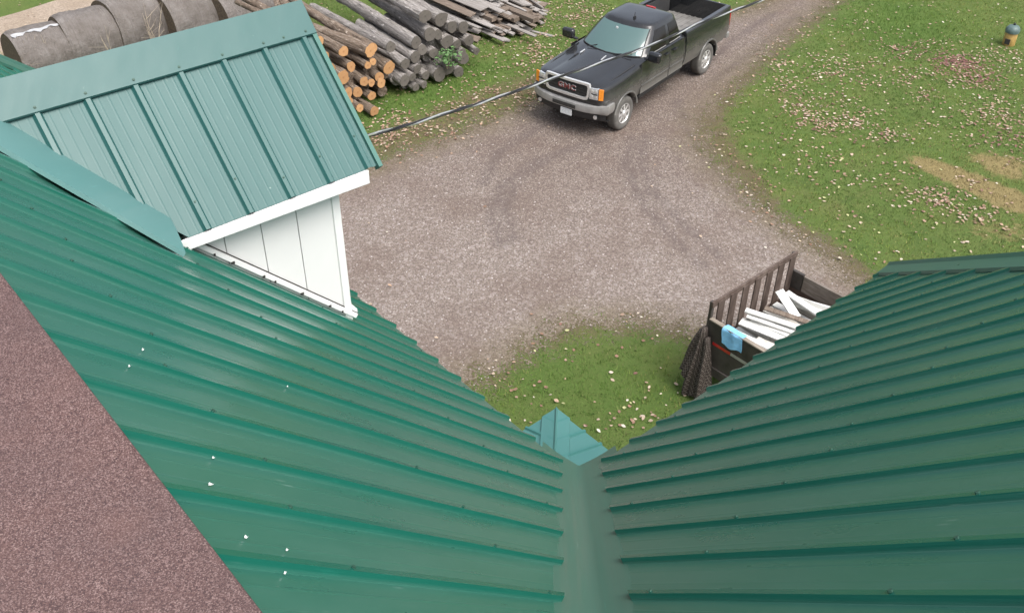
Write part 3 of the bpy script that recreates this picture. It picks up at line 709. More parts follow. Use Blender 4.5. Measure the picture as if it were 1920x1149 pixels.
for s in (-1, 1):
    for (u0, u1) in ((4.10, 5.62), (5.98, 7.05)):
        sh = None
        if u0 < 5: sh = lambda a, b, u, f: (u, f)
        win = patch('side_window', M_GLASS, u0, u1, .05, .88 if u0 < 5 else .86, s, cab, .006)
        tb = MB()
        tb.tube([SF(u0 + (u1 - u0) * k / 6, .03, s) + Vector((0, s * .010, 0)) for k in range(7)], .011, 6)
        tb.build('belt_trim', M_CHROME_DULL, cab, smooth=40)
patch('rear_window', M_GLASS, 8.6, 9.99, .12, .85, 1, cab, .006); patch('rear_window', M_GLASS, 8.6, 9.99, .12, .85, -1, cab, .006)
ant = MB(); ant.box((-1.62, .10, 1.985), (.10, .03, .05)); ant.tube([(-1.60, .10, 2.0), (-1.63, .10, 2.10)], .008, 6); ant.build('roof_antenna', M_BLACKPL, cab, bevel=.008)
br = MB(); br.box((-2.53, 0, 1.945), (.05, .26, .03)); br.build('brake_lamp', M_RED, cab, bevel=.006)
# doors: seams, handles, mouldings
def sidey(x, z):
    w_ = .98 + .012 if z > .86 else .98
    return .992 if .8 < z < 1.1 else (.984 if z <= .8 else .980 - (z - 1.1) * .05)
for s in (-1, 1):
    for (nm, x0, x1) in (('front_door', -.60, -1.89), ('rear_door', -1.90, -2.60)):
        g = MB()
        # door skin: a slim panel proud of the body with rounded corners
        nx, nz = 6, 7; rows = []
        for i in range(nx + 1):
            r = []
            for j in range(nz + 1):
                x = x0 - .012 + (x1 - x0 + .024) * i / nx; z = .66 + (1.40 - .66) * j / nz
                r.append((x, s * (sidey(x, z) + .007), z))
            rows.append(r)
        g.grid(rows); d_ = g.build(nm, M_PAINT, truck, smooth=40)
        gp = MB()
        for xx in (x0, x1):
            gp.tube([(xx, s * (sidey(xx, z) + .006), z) for z in (.66, .8, .95, 1.1, 1.25, 1.41)], .007, 5)
        gp.tube([(x0, s * .988, .655), (x1, s * .988, .655)], .007, 5); gp.build('door_gap', M_DARKGAP, d_)
        hd = MB(); hx = x1 + .14 if nm == 'front_door' else x0 - .22
        hd.box((hx, s * 1.008, 1.27), (.20, .03, .035)); hd.build('door_handle', M_PAINT, d_, bevel=.01)
        ml = MB(); ml.box(((x0 + x1) / 2, s * 1.003, .86), (abs(x1 - x0) - .05, .022, .045)); ml.build('side_moulding', M_CHROME_DULL if False else M_PAINT, d_, bevel=.008)
    mr = MB(); mr.box((-.79, s * 1.19, 1.545), (.15, .33, .235)); mo = mr.build('wing_mirror', M_PAINT, truck, smooth=50, bevel=.06); mo.modifiers['bevel'].segments = 4
    mg = MB(); mg.box((-.868, s * 1.19, 1.545), (.012, .25, .17)); mg.build('mirror_glass', M_GLASS, mo, bevel=.005)
    am = MB(); am.bar((-.80, s * .93, 1.45), (-.80, s * 1.08, 1.47), .08, .04); am.build('mirror_arm', M_BLACKPL, mo, bevel=.008)
    # wheel-arch lips
    for xw, zc in ((0, .43), (-WB, .43)):
        al = MB(); al.tube([(xw + .485 * math.cos(a), s * (1.000 if True else 1), zc + .485 * math.sin(a)) for a in np.linspace(math.radians(14), math.radians(172), 22)], .026, 8)
        al.build('wheel_arch', M_PAINT, truck, smooth=50)
    # sill
    si = MB(); si.box((-1.6, s * .90, .57), (1.95, .12, .10)); si.build('door_sill', M_BLACKPL, truck, bevel=.02)
# grille
gr = MB(); gr.mat(M_BLACKPL); gr.box((.918, 0, 1.152), (.06, 1.12, .345))
gr.mat(M_DARKGAP)
for z in (1.05, 1.115, 1.18, 1.245): gr.box((.951, 0, z), (.012, 1.08, .010))
grille = gr.build('grille', None, truck)
gf = MB()
pts = [(-.565,1.325),(-.50,1.335),(.50,1.335),(.565,1.325),(.585,1.27),(.570,1.05),(.535,.985),(.45,.965),(-.45,.965),(-.535,.985),(-.570,1.05),(-.585,1.27)]
def gx(y): return .985 - .032 * (abs(y) / .585) ** 2
full = []
for i in range(len(pts)):
    a, b = pts[i], pts[(i + 1) % len(pts)]; k = 6 if abs(a[0] - b[0]) > .5 else 1
    for q in range(k): full.append((a[0] + (b[0] - a[0]) * q / k, a[1] + (b[1] - a[1]) * q / k))
nn = len(full); ro = []
for (dy, dx) in ((-.014, -.05), (-.014, .014), (.036, .018), (.042, -.05)):
    cz = 1.15; ro.append([(gx(y) + dx, y * (1 - dy / .585), cz + (z - cz) * (1 - dy / .185)) for y, z in full] )
ro = [r + [r[0]] for r in ro]; gf.grid(ro); gf.build('grille_surround', M_CHROME, grille, smooth=35)
# badge letters
tc = bpy.data.curves.new('badge_curve', 'FONT'); tc.body = 'GMC'; tc.size = .20; tc.extrude = .008; tc.align_x = 'CENTER'; tc.align_y = 'CENTER'; tc.bevel_depth = .004; tc.offset = .006; tc.space_character = 1.12
to = bpy.data.objects.new('badge_tmp', tc); COL.objects.link(to); bpy.context.view_layer.update()
bme = bpy.data.meshes.new_from_object(to.evaluated_get(bpy.context.evaluated_depsgraph_get())); bpy.data.objects.remove(to)
M_BADGE = simple('badge_chrome_red', (.26, .085, .085), .25, .5, .1, 20)
bme.materials.clear(); bme.materials.append(M_BADGE); bme.materials.append(M_CHROME)
nzs = [p.normal.z for p in bme.polygons]
for p in bme.polygons: p.material_index = 0 if abs(p.normal.z) > .95 else 1
bo = bpy.data.objects.new('badge', bme); COL.objects.link(bo); bo.parent = grille
bo.matrix_local = Matrix(((0, 0, 1, .968), (1.02, 0, 0, 0), (0, .80, 0, 1.145), (0, 0, 0, 1)))
# headlights
for s in (-1, 1):
    hl = MB(); F = lambda y, z, d=0: (.955 - .10 * ((abs(y) - .55) / .4) ** 1.6 - .02 + d, s * y, z)
    ys_ = np.linspace(.60, .80, 6); zs_ = np.linspace(1.01, 1.265, 4)
    hl.grid([[F(y, z, .03) for z in zs_] for y in ys_]); hl.grid([[F(y, z, -.06) for z in (1.265,)] + [F(y, 1.265, .03)] for y in ys_])
    ho = hl.build('headlight', M_LAMP, truck, smooth=60, solid=.02)
    bl = MB()
    for z in (1.075, 1.20):
        for yy in (.655, .745):
            bl.lathe([(.044, 0), (.044, .008), (.028, .012), (0, .010)], 12, 'x', (F(yy, z, .031)[0], s * yy, z))
    bl.build('lamp_bulb', M_CHROME, ho, smooth=40)
    bz = MB()
    bz.box((F(.70, 1.138, .036)[0], s * .70, 1.138), (.012, .20, .018)); bz.build('lamp_divider', M_BLACKPL, ho)
    am = MB(); am.grid([[F(y, z, .03) for z in zs_] for y in np.linspace(.815, .915, 5)]); am.build('turn_signal', M_AMBER, ho, smooth=60, solid=.02)
# bumper
def arc_rows(zp, y1, x0, drop, pw=2.4, ny=24, wrap=0):
    rows = [[(x0 - drop * (abs(y) / y1) ** pw + dx, y, z + lift * (abs(y) / y1) ** 3) for (dx, z, lift) in zp] for y in np.linspace(-y1, y1, ny)]
    if wrap:   # carry the ends round the corner towards the wheel arch
        side = lambda sg, k: [(x0 - drop - .03 - k, sg * (y1 + .012 + dx * .5), z + lift) for (dx, z, lift) in zp]
        rows = [side(-1, k) for k in (wrap, wrap * .5, 0)] + rows[1:-1] + [side(1, k) for k in (0, wrap * .5, wrap)]
    return rows
bp = MB(); bp.grid(arc_rows([(-.12, .86, .02), (-.02, .855, .03), (.03, .83, .05), (.045, .76, .05), (.035, .68, .03), (-.02, .655, .0), (-.10, .65, .0)], 1.0, 1.015, .19, 3.0, wrap=.24))
bumper = bp.build('front_bumper', M_CHROME_DULL, truck, smooth=40)
ap = MB(); ap.box((1.068, 0, .755), (.012, .62, .085)); ap.build('bumper_opening', M_DARKGAP, bumper, bevel=.004)
bt = MB(); bt.grid(arc_rows([(-.18, 1.0, -.02), (-.02, .985, -.02), (.0, .93, 0), (-.01, .862, .02), (-.12, .862, .02)], .975, .985, .18, 3.0)); bt.build('upper_valance', M_PAINT, truck, smooth=40)
va = MB(); va.grid(arc_rows([(-.10, .66, 0), (-.005, .655, 0), (-.005, .58, 0), (-.03, .50, 0), (-.10, .46, 0), (-.2, .46, 0)], .965, 1.0, .20, 3.0)); val = va.build('lower_valance', M_BLACKPL, truck, smooth=40)
for s in (-1, 1):
    fg = MB(); fg.lathe([(.075, 0), (.075, .02), (.055, .025)], 14, 'x', (.895, s * .76, .585)); fo = fg.build('fog_lamp_ring', M_BLACKPL, val, smooth=40)
    fl = MB(); fl.lathe([(.055, .0), (.05, .03), (0, .034)], 14, 'x', (.897, s * .76, .585)); fl.build('fog_lamp', M_CHROME, val, smooth=40)
pl = MB(); pl.box((1.035, .05, .575), (.012, .31, .155)); plate = pl.build('licence_plate', M_PLATE, truck, bevel=.004)
# wipers and hood nozzles
for s in (-1, .15):
    wi = MB(); wi.bar(SF(0, .03, 1) + Vector((.03, .62 * s + .1, -.0 + .015)), SF(1.5, .10, 1 if s > 0 else -1) + Vector((.03, .15, .03)), .02, .012); wi.build('wiper', M_BLACKPL, truck)
Ti = truck.matrix_basis.inverted()
for (xa, ya, xb, yb) in ((1088,99,1096.5,93),(1127,113,1136.5,105)):
    hn = MB(); pa_, pb_ = Ti @ px(xa, ya, 1.425), Ti @ px(xb, yb, 1.43); hn.bar(pa_, pb_, .028, .012); hn.build('hood_strip', M_CHROME, truck)
hg = MB()
for s in (-1, 1): hg.tube([(.90, s * .74, 1.262), (.6, s * .80, 1.297), (.1, s * .845, 1.34), (-.5, s * .86, 1.393)], .006, 5)
hg.build('hood_gap', M_DARKGAP, truck)
# cargo bed
XF, XR, ZT_ = -2.70, -5.03, 1.48
for s in (-1, 1):
    secs = []
    for (x, w_, zb) in ((XF, .985, .62), (-3.0, .992, .62), (-3.6, .995, .62), (-4.4, .995, .62), (-4.85, .99, .62), (XR, .965, .64)):
        q = [(x, s * (w_ - .06), zb), (x, s * (w_ - .01), zb + .14), (x, s * (w_ + .010), .90), (x, s * (w_ + .012), 1.05), (x, s * (w_ - .005), 1.30), (x, s * (w_ - .02), ZT_ - .04), (x, s * (w_ - .045), ZT_), (x, s * (w_ - .15), ZT_), (x, s * (w_ - .16), ZT_ - .03), (x, s * (w_ - .17), .95), (x, s * (w_ - .2), .70)]
        secs.append(q if s > 0 else q[::-1])
    m = MB(); loft(m, secs); o = m.build('bed_side', M_PAINT, truck, smooth=35)
    c = MB(); c.lathe([(.475, .55), (.475, 1.2)] if s > 0 else [(.475, -1.2), (.475, -.55)], 36, 'y', (-WB, 0, .43)); cc = c.build('cutter', M_PAINT, truck)
    bpy.context.view_layer.update(); boolean(o, [cc])
    rl = MB(); rl.bar((XF - .02, s * .905, ZT_ + .008), (XR + .05, s * .895, ZT_ + .008), .10, .018); rl.build('bed_rail_cap', simple('rail_cap', (.055, .060, .070), .35, 0, .1), o, bevel=.006)
    inn = MB(); inn.bar((XF - .03, s * .80, 1.20), (XR + .05, s * .80, 1.20), .02, .48, (0, 0, 1)); inn.build('bed_liner', M_BEDLINER, o)
    wh = MB(); wh.box((-WB, s * .67, 1.03), (.95, .24, .16)); wh.build('wheel_housing', M_BEDLINER, o, bevel=.03)
    tl = MB(); tl.box((XR - .005, s * .925, 1.17), (.05, .10, .42)); tl.build('tail_light', M_RED, o, bevel=.012)
fl = MB()
fl.box(((XF + XR) / 2, 0, .94), (XR - XF, 1.62, .03))
for k in range(9): fl.box(((XF + XR) / 2, -.64 + k * .16, .962), (abs(XR - XF) - .05, .05, .012))
fl.build('bed_floor', M_BEDFLOOR, truck)
fb = MB(); fb.box((XF - .02, 0, 1.21), (.04, 1.62, .53)); fb.build('bed_front_panel', M_BEDLINER, truck, bevel=.008)
tg = MB(); tg.box((XR - .005, 0, 1.20), (.06, 1.72, .54)); tgo = tg.build('tailgate', M_PAINT, truck, bevel=.012)
th = MB(); th.box((XR - .04, 0, 1.32), (.012, .24, .08)); th.build('tailgate_handle', M_BLACKPL, tgo, bevel=.004)
rb = MB(); rb.box((XR - .10, 0, .66), (.16, 1.88, .16)); rb.build('rear_bumper', M_CHROME_DULL, truck, bevel=.03)
for s in (-1, 1):
    mf = MB(); mf.box((-WB - .50, s * .86, .50), (.015, .24, .34)); mf.build('mud_flap', M_BLACKPL, truck)
ch = MB()
for s in (-1, 1): ch.box((-2.0, s * .42, .56), (5.6, .12, .16))
for x in (0, -WB): ch.tube([(x, -.8, .40), (x, .8, .40)], .06, 10)
ch.box((-.1, 0, .55), (.9, .8, .3)); ch.build('chassis', M_BLACKPL, truck)
for x, wfn in ((0, .93), (-WB, .93)):
    for s in (-1, 1):
        e = thing('wheel', None, None, (x, s * wfn, .40)); e.parent = truck
        if s < 0: e.rotation_euler = (0, 0, PI)
        ty = MB(); ty.lathe([(.225, -.20), (.30, -.215), (.365, -.205), (.392, -.18), (.398, -.12), (.40, -.06), (.40, 0), (.394, .02), (.37, .045), (.31, .052), (.25, .04), (.228, .025)], 40, 'y'); ty.build('tyre', M_TYRE, e, smooth=50)
        rm = MB(); rm.mat(M_CHROME); rm.lathe([(.238, .020), (.240, .042), (.226, .044), (.212, .020), (.205, -.05)], 40, 'y')
        rm.lathe([(.075, .0), (.075, .045), (.062, .062), (.02, .066), (0, .066)], 24, 'y')
        for k in range(8):
            a = 2 * PI * k / 8; R = Matrix.Rotation(-a, 3, 'Y')
            v = [R @ Vector(p) for p in ((.06, -.02, -.026), (.222, -.035, -.040), (.222, -.035, .040), (.06, -.02, .026), (.06, .042, -.024), (.222, .026, -.030), (.222, .026, .030), (.06, .042, .024))]
            rm.hexa([v[0], v[1], v[2], v[3], v[4], v[5], v[6], v[7]])
        rm.mat(M_DARKGAP); rm.lathe([(.214, -.052), (.214, -.05), (0, -.05)], 24, 'y')
        rm.build('rim', None, e, smooth=35)
yt = MB(); yt.lathe([(.0, 0), (.05, .0), (.055, .10), (.02, .14), (.0, .145)], 12, 'z'); yo = yt.build('yellow_bottle', M_YELLOW, None, smooth=50)
yo.location = truck.matrix_basis @ Vector((-2.86, -.18, .97)); tag(yo, 'small bright yellow bottle standing in the truck bed behind the cab', 'bottle')

# ------------------------------------------------------------------ trailer
TP = Vector((2.97, 11.36, 0)); tyaw = math.atan2(B.y, B.x)   # local x = along B (forward), local -y = right
trailer = thing('utility_trailer', 'dark wood-sided utility trailer loaded with white trim, a slatted rack on one side', 'trailer', TP, tyaw)
TL, TW_, TF, TZ, RZ = 2.02, 1.75, .72, 1.50, 1.82
b_ = MB(); b_.box((TL / 2, -TW_ / 2, TF - .04), (TL - .02, TW_ - .02, .06)); b_.build('floor', M_TBROWN, trailer)
b_ = MB(); b_.box((-.0, -TW_ / 2, (TF + TZ) / 2 - .05), (.045, TW_, TZ - TF + .10)); tgt = b_.build('tailgate', M_TRAILER, trailer, bevel=.006)
b_ = MB(); b_.box((-.005, -TW_ / 2, TZ + .006), (.07, TW_ + .01, .022)); b_.build('top_rail', wood_mat('tan_rail_wood', (.12, .10, .08), (.22, .19, .155), (.32, .28, .235), (30, 3, 30)), tgt)
b_ = MB(); b_.mat(M_RED)
for k in range(3): b_.mat((M_RED, M_CHROME_DULL)[k % 2]); b_.box((-.0255, -.28 - k * .34 - .0, 1.12), (.004, .33, .05))
b_.build('reflective_tape', None, tgt)
b_ = MB(); b_.box((-.035, -TW_ / 2, TF - .10), (.03, TW_, .16)); b_.build('rear_crossmember', M_TRAILER, trailer, bevel=.006)
rk = MB(); rk.box((TL / 2 - .0, .0, RZ - .05), (TL + .06, .035, .10)); rack = rk.build('side_rack', M_RACK, trailer, bevel=.004)
for k in range(7):
    x = .16 + k * (TL - .26) / 6; r = MB(); r.box((x, -.026, (RZ + TF) / 2 - .02), (.150, .018, RZ - TF - .05)); r.build('slat', M_RACK, rack)
for x in (.005, TL - .02):
    r = MB(); r.box((x, .026, (RZ + .45) / 2), (.06, .05, RZ - .47)); r.build('post', M_TRAILER, rack, bevel=.004)
r = MB(); r.box((TL / 2, .0, TF + .13), (TL, .03, .30)); r.build('lower_board', M_TBROWN, rack)
hb = MB(); hb.box((TL, -TW_ / 2, (TF + TZ) / 2 - .12), (.04, TW_, (TZ - TF) - .26)); head = hb.build('headboard', M_TBROWN, trailer, bevel=.004)
r = MB(); r.box((TL - .012, -TW_ / 2 - .10, TZ - .16), (.05, TW_ - .30, .30)); r.build('plank', M_PLANK, head, bevel=.004)
r = MB(); r.box((TL - .006, -.12, TZ - .16), (.05, .22, .31)); r.build('corner_plate', M_TRAILER, head)
r = MB(); r.box((TL / 2, -TW_, (TF + TZ) / 2), (TL, .035, TZ - TF)); r.build('side_board', M_TBROWN, trailer, bevel=.004)
for s in (0.06, -TW_ - .06):
    e = thing('wheel', None, None, (TL * .5, s + (.06 if s > 0 else -.06), .32)); e.parent = trailer
    m = MB(); m.lathe([(.17, -.09), (.28, -.10), (.315, -.07), (.32, 0), (.315, .07), (.28, .10), (.17, .09)], 28, 'y'); m.build('tyre', M_TYRE, e, smooth=50)
    m = MB(); m.lathe([(.172, .07), (.12, .05), (.05, .06), (0, .06)], 20, 'y'); m.build('rim', M_PLATE, e, smooth=50)
ax = MB(); ax.tube([(TL * .5, .1, .32), (TL * .5, -TW_ - .1, .32)], .035, 8); ax.box((TL * .5, -TW_ / 2, .52), (TL, .9, .07)); ax.bar((TL, -TW_ / 2, .52), (TL + 1.1, -TW_ / 2, .48), .08, .08); ax.build('undercarriage', M_TRAILER, trailer)
jk = MB(); jk.tube([(TL + .95, -TW_ / 2, .0), (TL + .95, -TW_ / 2, .62)], .03, 8); jk.build('jack_stand', M_TRAILER, trailer)
TX = Matrix.Translation(TP) @ Matrix.Rotation(tyaw, 4, 'Z')
# white pieces
TRIM = [  # x, y centre, z, length, width, yaw off the cross direction, tilt, dirty, shape, label
 (.26, -.98, 1.37, 1.62, .11, -.13, .00, 0, 'L', 'long white trim length lying just inside the tailgate of the trailer'),
 (.13, -1.02, 1.30, 1.35, .12, -.22, .02, 1, 'flat', 'stained cream strip lowest in the trailer against the tailgate'),
 (.24, -1.16, 1.32, 1.25, .10, -.10, .00, 1, 'flat', 'cream slatted strip beside the tailgate under the long white trim'),
 (.42, -1.20, 1.34, 1.15, .11, -.06, .02, 1, 'flat', 'dull cream board next to the cream slatted strip in the trailer'),
 (.58, -.84, 1.37, 1.25, .16, -.02, .02, 0, 'flat', 'wide white board lying flat in the middle of the trailer load'),
 (.86, -.94, 1.47, 1.60, .12, .12, .05, 0, 'L', 'thick white corner trim lying diagonally on top of the trailer load'),
 (.76, -.98, 1.43, 1.50, .07, .09, .05, 0, 'flat', 'narrow white strip alongside the diagonal corner trim'),
 (.64, -.62, 1.40, .60, .13, -.08, .0, 0, 'flat', 'short white offcut under the diagonal corner trim in the trailer'),
 (.98, -1.24, 1.42, 1.30, .13, .06, .0, 0, 'flat', 'white board right of the diagonal corner trim, near the green roof edge'),
 (1.12, -.98, 1.44, 1.40, .10, .10, .04, 2, 'flat', 'bare brown weathered board among the white trim in the trailer'),
 (1.22, -1.12, 1.42, 1.40, .08, .13, .03, 0, 'flat', 'thin white strip just beyond the bare brown board in the trailer'),
 (1.18, -.52, 1.50, .50, .15, -.50, .42, 0, 'flat', 'short white piece standing tilted up in the trailer load'),
 (1.36, -.72, 1.50, .72, .12, -.22, .16, 0, 'L', 'white angled piece lying across the top near the trailer headboard'),
 (1.56, -.98, 1.42, 1.30, .15, .02, .03, 0, 'gutter', 'white gutter-shaped length farthest forward in the trailer load'),
 (1.70, -.74, 1.34, .80, .12, .1, .0, 0, 'flat', 'white end piece tucked beside the gutter length in the trailer'),
]
for (x, y, z, ln, wd, ya, ti, dirty, shp, lab) in TRIM:
    m = MB()
    if shp == 'flat':
        m.box((0, 0, 0), (wd, ln, .022)); 
        for q in (-.3, .3): m.box((wd * q, 0, .013), (.012, ln * .995, .006))
    elif shp == 'L': m.box((0, 0, 0), (wd, ln, .018)); m.box((wd / 2 - .01, 0, -.049), (.018, ln * .998, .08)); m.box((-wd / 2 + .012, 0, .014), (.02, ln * .99, .010))
    else: m.box((0, 0, -.05), (wd, ln, .014)); m.box((wd / 2, 0, -.005), (.014, ln * .998, .10)); m.box((-wd / 2, 0, -.005), (.014, ln * .998, .10)); m.box((-wd / 2 - .02, 0, .046), (.05, ln * .99, .012))
    o = m.build('trim_board' if dirty != 2 else 'bare_board', (M_PVC, M_PVC_DIRTY, M_BOARD_BROWN)[dirty], bevel=.003)
    o.matrix_world = TX @ Matrix.Translation((x, y, z)) @ Matrix.Rotation(ya + .27, 4, 'Z') @ Matrix.Rotation(ti, 4, 'X') @ Matrix.Rotation(.08 * math.sin(x * 9), 4, 'Y')
    tag(o, lab, 'trim board' if dirty != 2 else 'board', 'white trim pieces in the trailer')
# buried filler under the load: more boards lying on the floor
for k in range(14):
    m = MB(); ln = 1.45; m.box((0, 0, 0), (.13 + .03 * (k % 3), ln, .10)); o = m.build('trim_board', (M_PVC, M_PVC_DIRTY)[k % 2], bevel=.004)
    o.matrix_world = TX @ Matrix.Translation((.14 + .265 * (k % 7), -.88, TF + .12 + .29 * (k // 7))) @ Matrix.Rotation(.05 * math.sin(k * 2.2), 4, 'Z')
    tag(o, 'pale board buried under the white trim on the trailer floor', 'trim board', 'boards under the trailer load')
# blue rag over the tailgate
cl = MB(); rows = []
for i in range(9):
    r = []
    y = -.27 - .36 * i / 8
    for j in range(12):
        s_ = j / 11; 
        if s_ < .22: q = (.06 - .10 * s_ / .22, TZ + .026 + .004 * math.sin(i))
        else: q = (-.042 - .012 * math.sin(i * 1.3 + s_ * 3) - .008, TZ + .02 - (.27 + .03 * math.sin(i * .6)) * (s_ - .22) / .78)
        r.append((q[0], y + .015 * math.sin(s_ * 5), q[1]))
    rows.append(r)
cl.grid(rows); o = cl.build('rag', M_BLUE, smooth=60, solid=.004); o.matrix_world = TX; tag(o, 'light blue cloth draped over the dark tailgate of the trailer', 'cloth')
# mesh tarp bundle hanging at the corner
tb = bpy.data.meshes.new('mesh_tarp'); V = []; Fc = []; UVN = []
def lobe(cx_, cy_, ztop, zbot, r0, r1, lean, ph, folds):
    base = len(V); nr, na = 16, 40
    for i in range(nr + 1):
        s_ = i / nr; z = ztop + (zbot - ztop) * s_; rr = r0 + (r1 - r0) * (s_ ** .7)
        for j in range(na):
            a = 2 * PI * j / na; f = 1 + .26 * math.sin(a * folds + ph + 2.6 * s_) * min(1, s_ * 2) + .13 * math.sin(a * 9 + ph * 2 + 5 * s_) + .08 * math.sin(a * 2 + 9 * s_ + ph)
            V.append((cx_ + lean[0] * s_ + rr * f * math.cos(a), cy_ + lean[1] * s_ + rr * f * .8 * math.sin(a), z + .04 * math.sin(a * 3 + ph) * s_)); UVN.append((a * rr * 1.4 + ph, z, 0))
    for i in range(nr):
        for j in range(na): Fc.append((base + i*na+j, base + i*na+(j+1) % na, base + (i+1)*na+(j+1) % na, base + (i+1)*na+j))
    Fc.append(tuple(base + j for j in range(na - 1, -1, -1)))
lobe(-.08, .03, 1.36, .08, .05, .15, (-.03, .03), 1.7, 4); lobe(-.08, .07, 1.30, .42, .05, .12, (-.05, .13), 0.4, 3); lobe(-.09, -.06, 1.22, .16, .04, .12, (-.05, -.10), 2.9, 3)
tb.from_pydata(V, [], Fc); tb.materials.append(M_NET); at = tb.attributes.new('net', 'FLOAT_VECTOR', 'POINT'); at.data.foreach_set('vector', np.array(UVN, np.float32).ravel())
for p in tb.polygons: p.use_smooth = True
o = bpy.data.objects.new('mesh_tarp', tb); COL.objects.link(o); o.matrix_world = TX; tag(o, 'bunched dark netting tarp hanging from the rear corner of the trailer', 'tarp')

# ------------------------------------------------------------------ log pile
def frame_z(d):
    q = Vector(d).normalized().to_track_quat('Z', 'Y'); return q
FACE_P = px(700, 212); FACE_U = (px(880, 138) - px(700, 212)).normalized()
FACE_N = Vector((FACE_U.y, -FACE_U.x, 0)); FACE_PLANE = (FACE_N + Z * .22).normalized()
LOGDIR = (px(605, 15, .9) - px(735, 92, .9)).normalized()
def make_log(x, y, rp, ln, fresh, lab, dyaw=0.0, dz_=0.0, push=0.0, taper=.85, dpitch=0.0):
    P = px_plane(x, y, FACE_P + FACE_N * push, FACE_PLANE); r = rp * (P - Vector((0, 0, H))).length / FPX
    if P.z < r * .9: P = px(x, y, r * .9)
    d = LOGDIR.copy(); d.rotate(Matrix.Rotation(dyaw, 3, 'Z')); d.z = dpitch; d.normalize()
    back = P + d * ln
    if back.z < r * taper * .9: d = (Vector((back.x, back.y, r * taper * .9)) - P).normalized()
    m = MB(); m.mat(M_BARK_BROWN if fresh else M_BARK_GREY); n, k = 16, 14; vs = []; fs = []; ph = rng.random(6) * 6
    for i in range(k):
        s_ = i / (k - 1); rr = r * (1 + (taper - 1) * s_); bx, by = .03 * math.sin(s_ * 3 + ph[0]) * s_ * ln / 3, .03 * math.sin(s_ * 2.4 + ph[1]) * s_ * ln / 3
        for j in range(n):
            a = 2 * PI * j / n; f = 1 + .05 * math.sin(2 * a + ph[2]) + .04 * math.sin(3 * a + ph[3] + 2 * s_) + .055 * rng.standard_normal()
            vs.append((bx + rr * f * math.cos(a), by + rr * f * math.sin(a), s_ * ln))
    for i in range(k - 1):
        for j in range(n): fs.append((i*n+j, i*n+(j+1) % n, (i+1)*n+(j+1) % n, (i+1)*n+j))
    fs.append(tuple(range((k-1)*n, k*n)))
    m.add(vs, fs); o = m.build('log', None, smooth=50)
    o.rotation_mode = 'QUATERNION'; o.rotation_quaternion = frame_z(d); o.location = P
    tag(o, lab, 'log', 'fresh-cut logs in the pile' if fresh else 'weathered grey logs in the pile')
    e = MB(); ring_ = vs[:n]; tl_ = rng.random() * 6
    cz_ = [-.004 - .010 * (1 + math.sin(math.atan2(v[1], v[0]) + tl_)) for v in ring_]
    e.add([(v[0] * .985, v[1] * .985, .03) for v in ring_] + [(v[0] * .985, v[1] * .985, z_) for v, z_ in zip(ring_, cz_)] + [(0, 0, -.016)],
          [(j, (j+1) % n, n + (j+1) % n, n + j) for j in range(n)] + [(n + j, n + (j+1) % n, 2*n) for j in range(n)])
    eo = e.build('cut_end', M_END_ORANGE if fresh else M_END_GREY, o, smooth=40)
    return o
z2 = lambda a, b: (560 + a / 5.221, b / 5.221)
z3 = lambda a, b: (740 + a / 6, b / 6)
F_ = 'fresh-cut log with orange end, '
FRESH = [ # zoom coords, px radius(zoom), length, label
 (100,380,32,3.2,'partly hidden behind the dormer roof at its ridge end'),(205,402,45,3.4,'topmost beside the dormer ridge cap'),(437,505,50,3.4,'second from the dormer in the top row'),(700,500,62,4.2,'large one atop the fresh stack with long spotted trunk'),(722,470,50,4.0,'top one leaning against the grey logs'),
 (255,555,46,2.8,'touching the dormer roof edge in the second row'),(512,655,48,3.0,'with darker brown end in the second row'),(675,640,34,2.6,'with a thin crooked trunk in the middle of the pile'),(725,605,33,2.6,'small one just below the large spotted trunk'),(885,665,62,2.2,'big two-lobed end at the right of the fresh stack'),
 (308,680,54,2.6,'pale round end touching the dormer roof edge'),(435,760,66,2.6,'widest oval end in the middle row'),(640,800,46,2.4,'split end low in the middle of the stack'),(788,752,46,2.4,'pale clean end at the right of the fresh stack'),(710,810,36,2.2,'small end between the split end and the pale one'),(808,812,48,2.2,'right-hand one just under the pale clean end'),
 (330,800,34,2.2,'mostly hidden by the dormer roof edge, lower row'),(482,910,50,2.4,'upper of two touching ends low by the dormer edge'),(575,905,54,2.4,'dull orange round end in the lowest stacked row'),(715,940,42,2.2,'rightmost of the lowest stacked row'),(490,995,48,2.2,'lower of two touching ends low by the dormer edge'),(740,1090,48,1.3,'lying loose on the grass in front of the pile'),(600,1060,40,1.1,'half under the loose one on the grass')]
for (a, b, rp, ln, lab) in FRESH:
    x, y = z2(a, b); push = .25 if b > 1050 else 0
    make_log(x, y, rp / 5.221, ln, True, F_ + lab, dyaw=rng.normal(0, .05) + (.06 if b < 600 else 0), push=push, dpitch=rng.normal(.0, .02) + (.0 if b > 900 else -.02))
G_ = 'weathered grey log, '
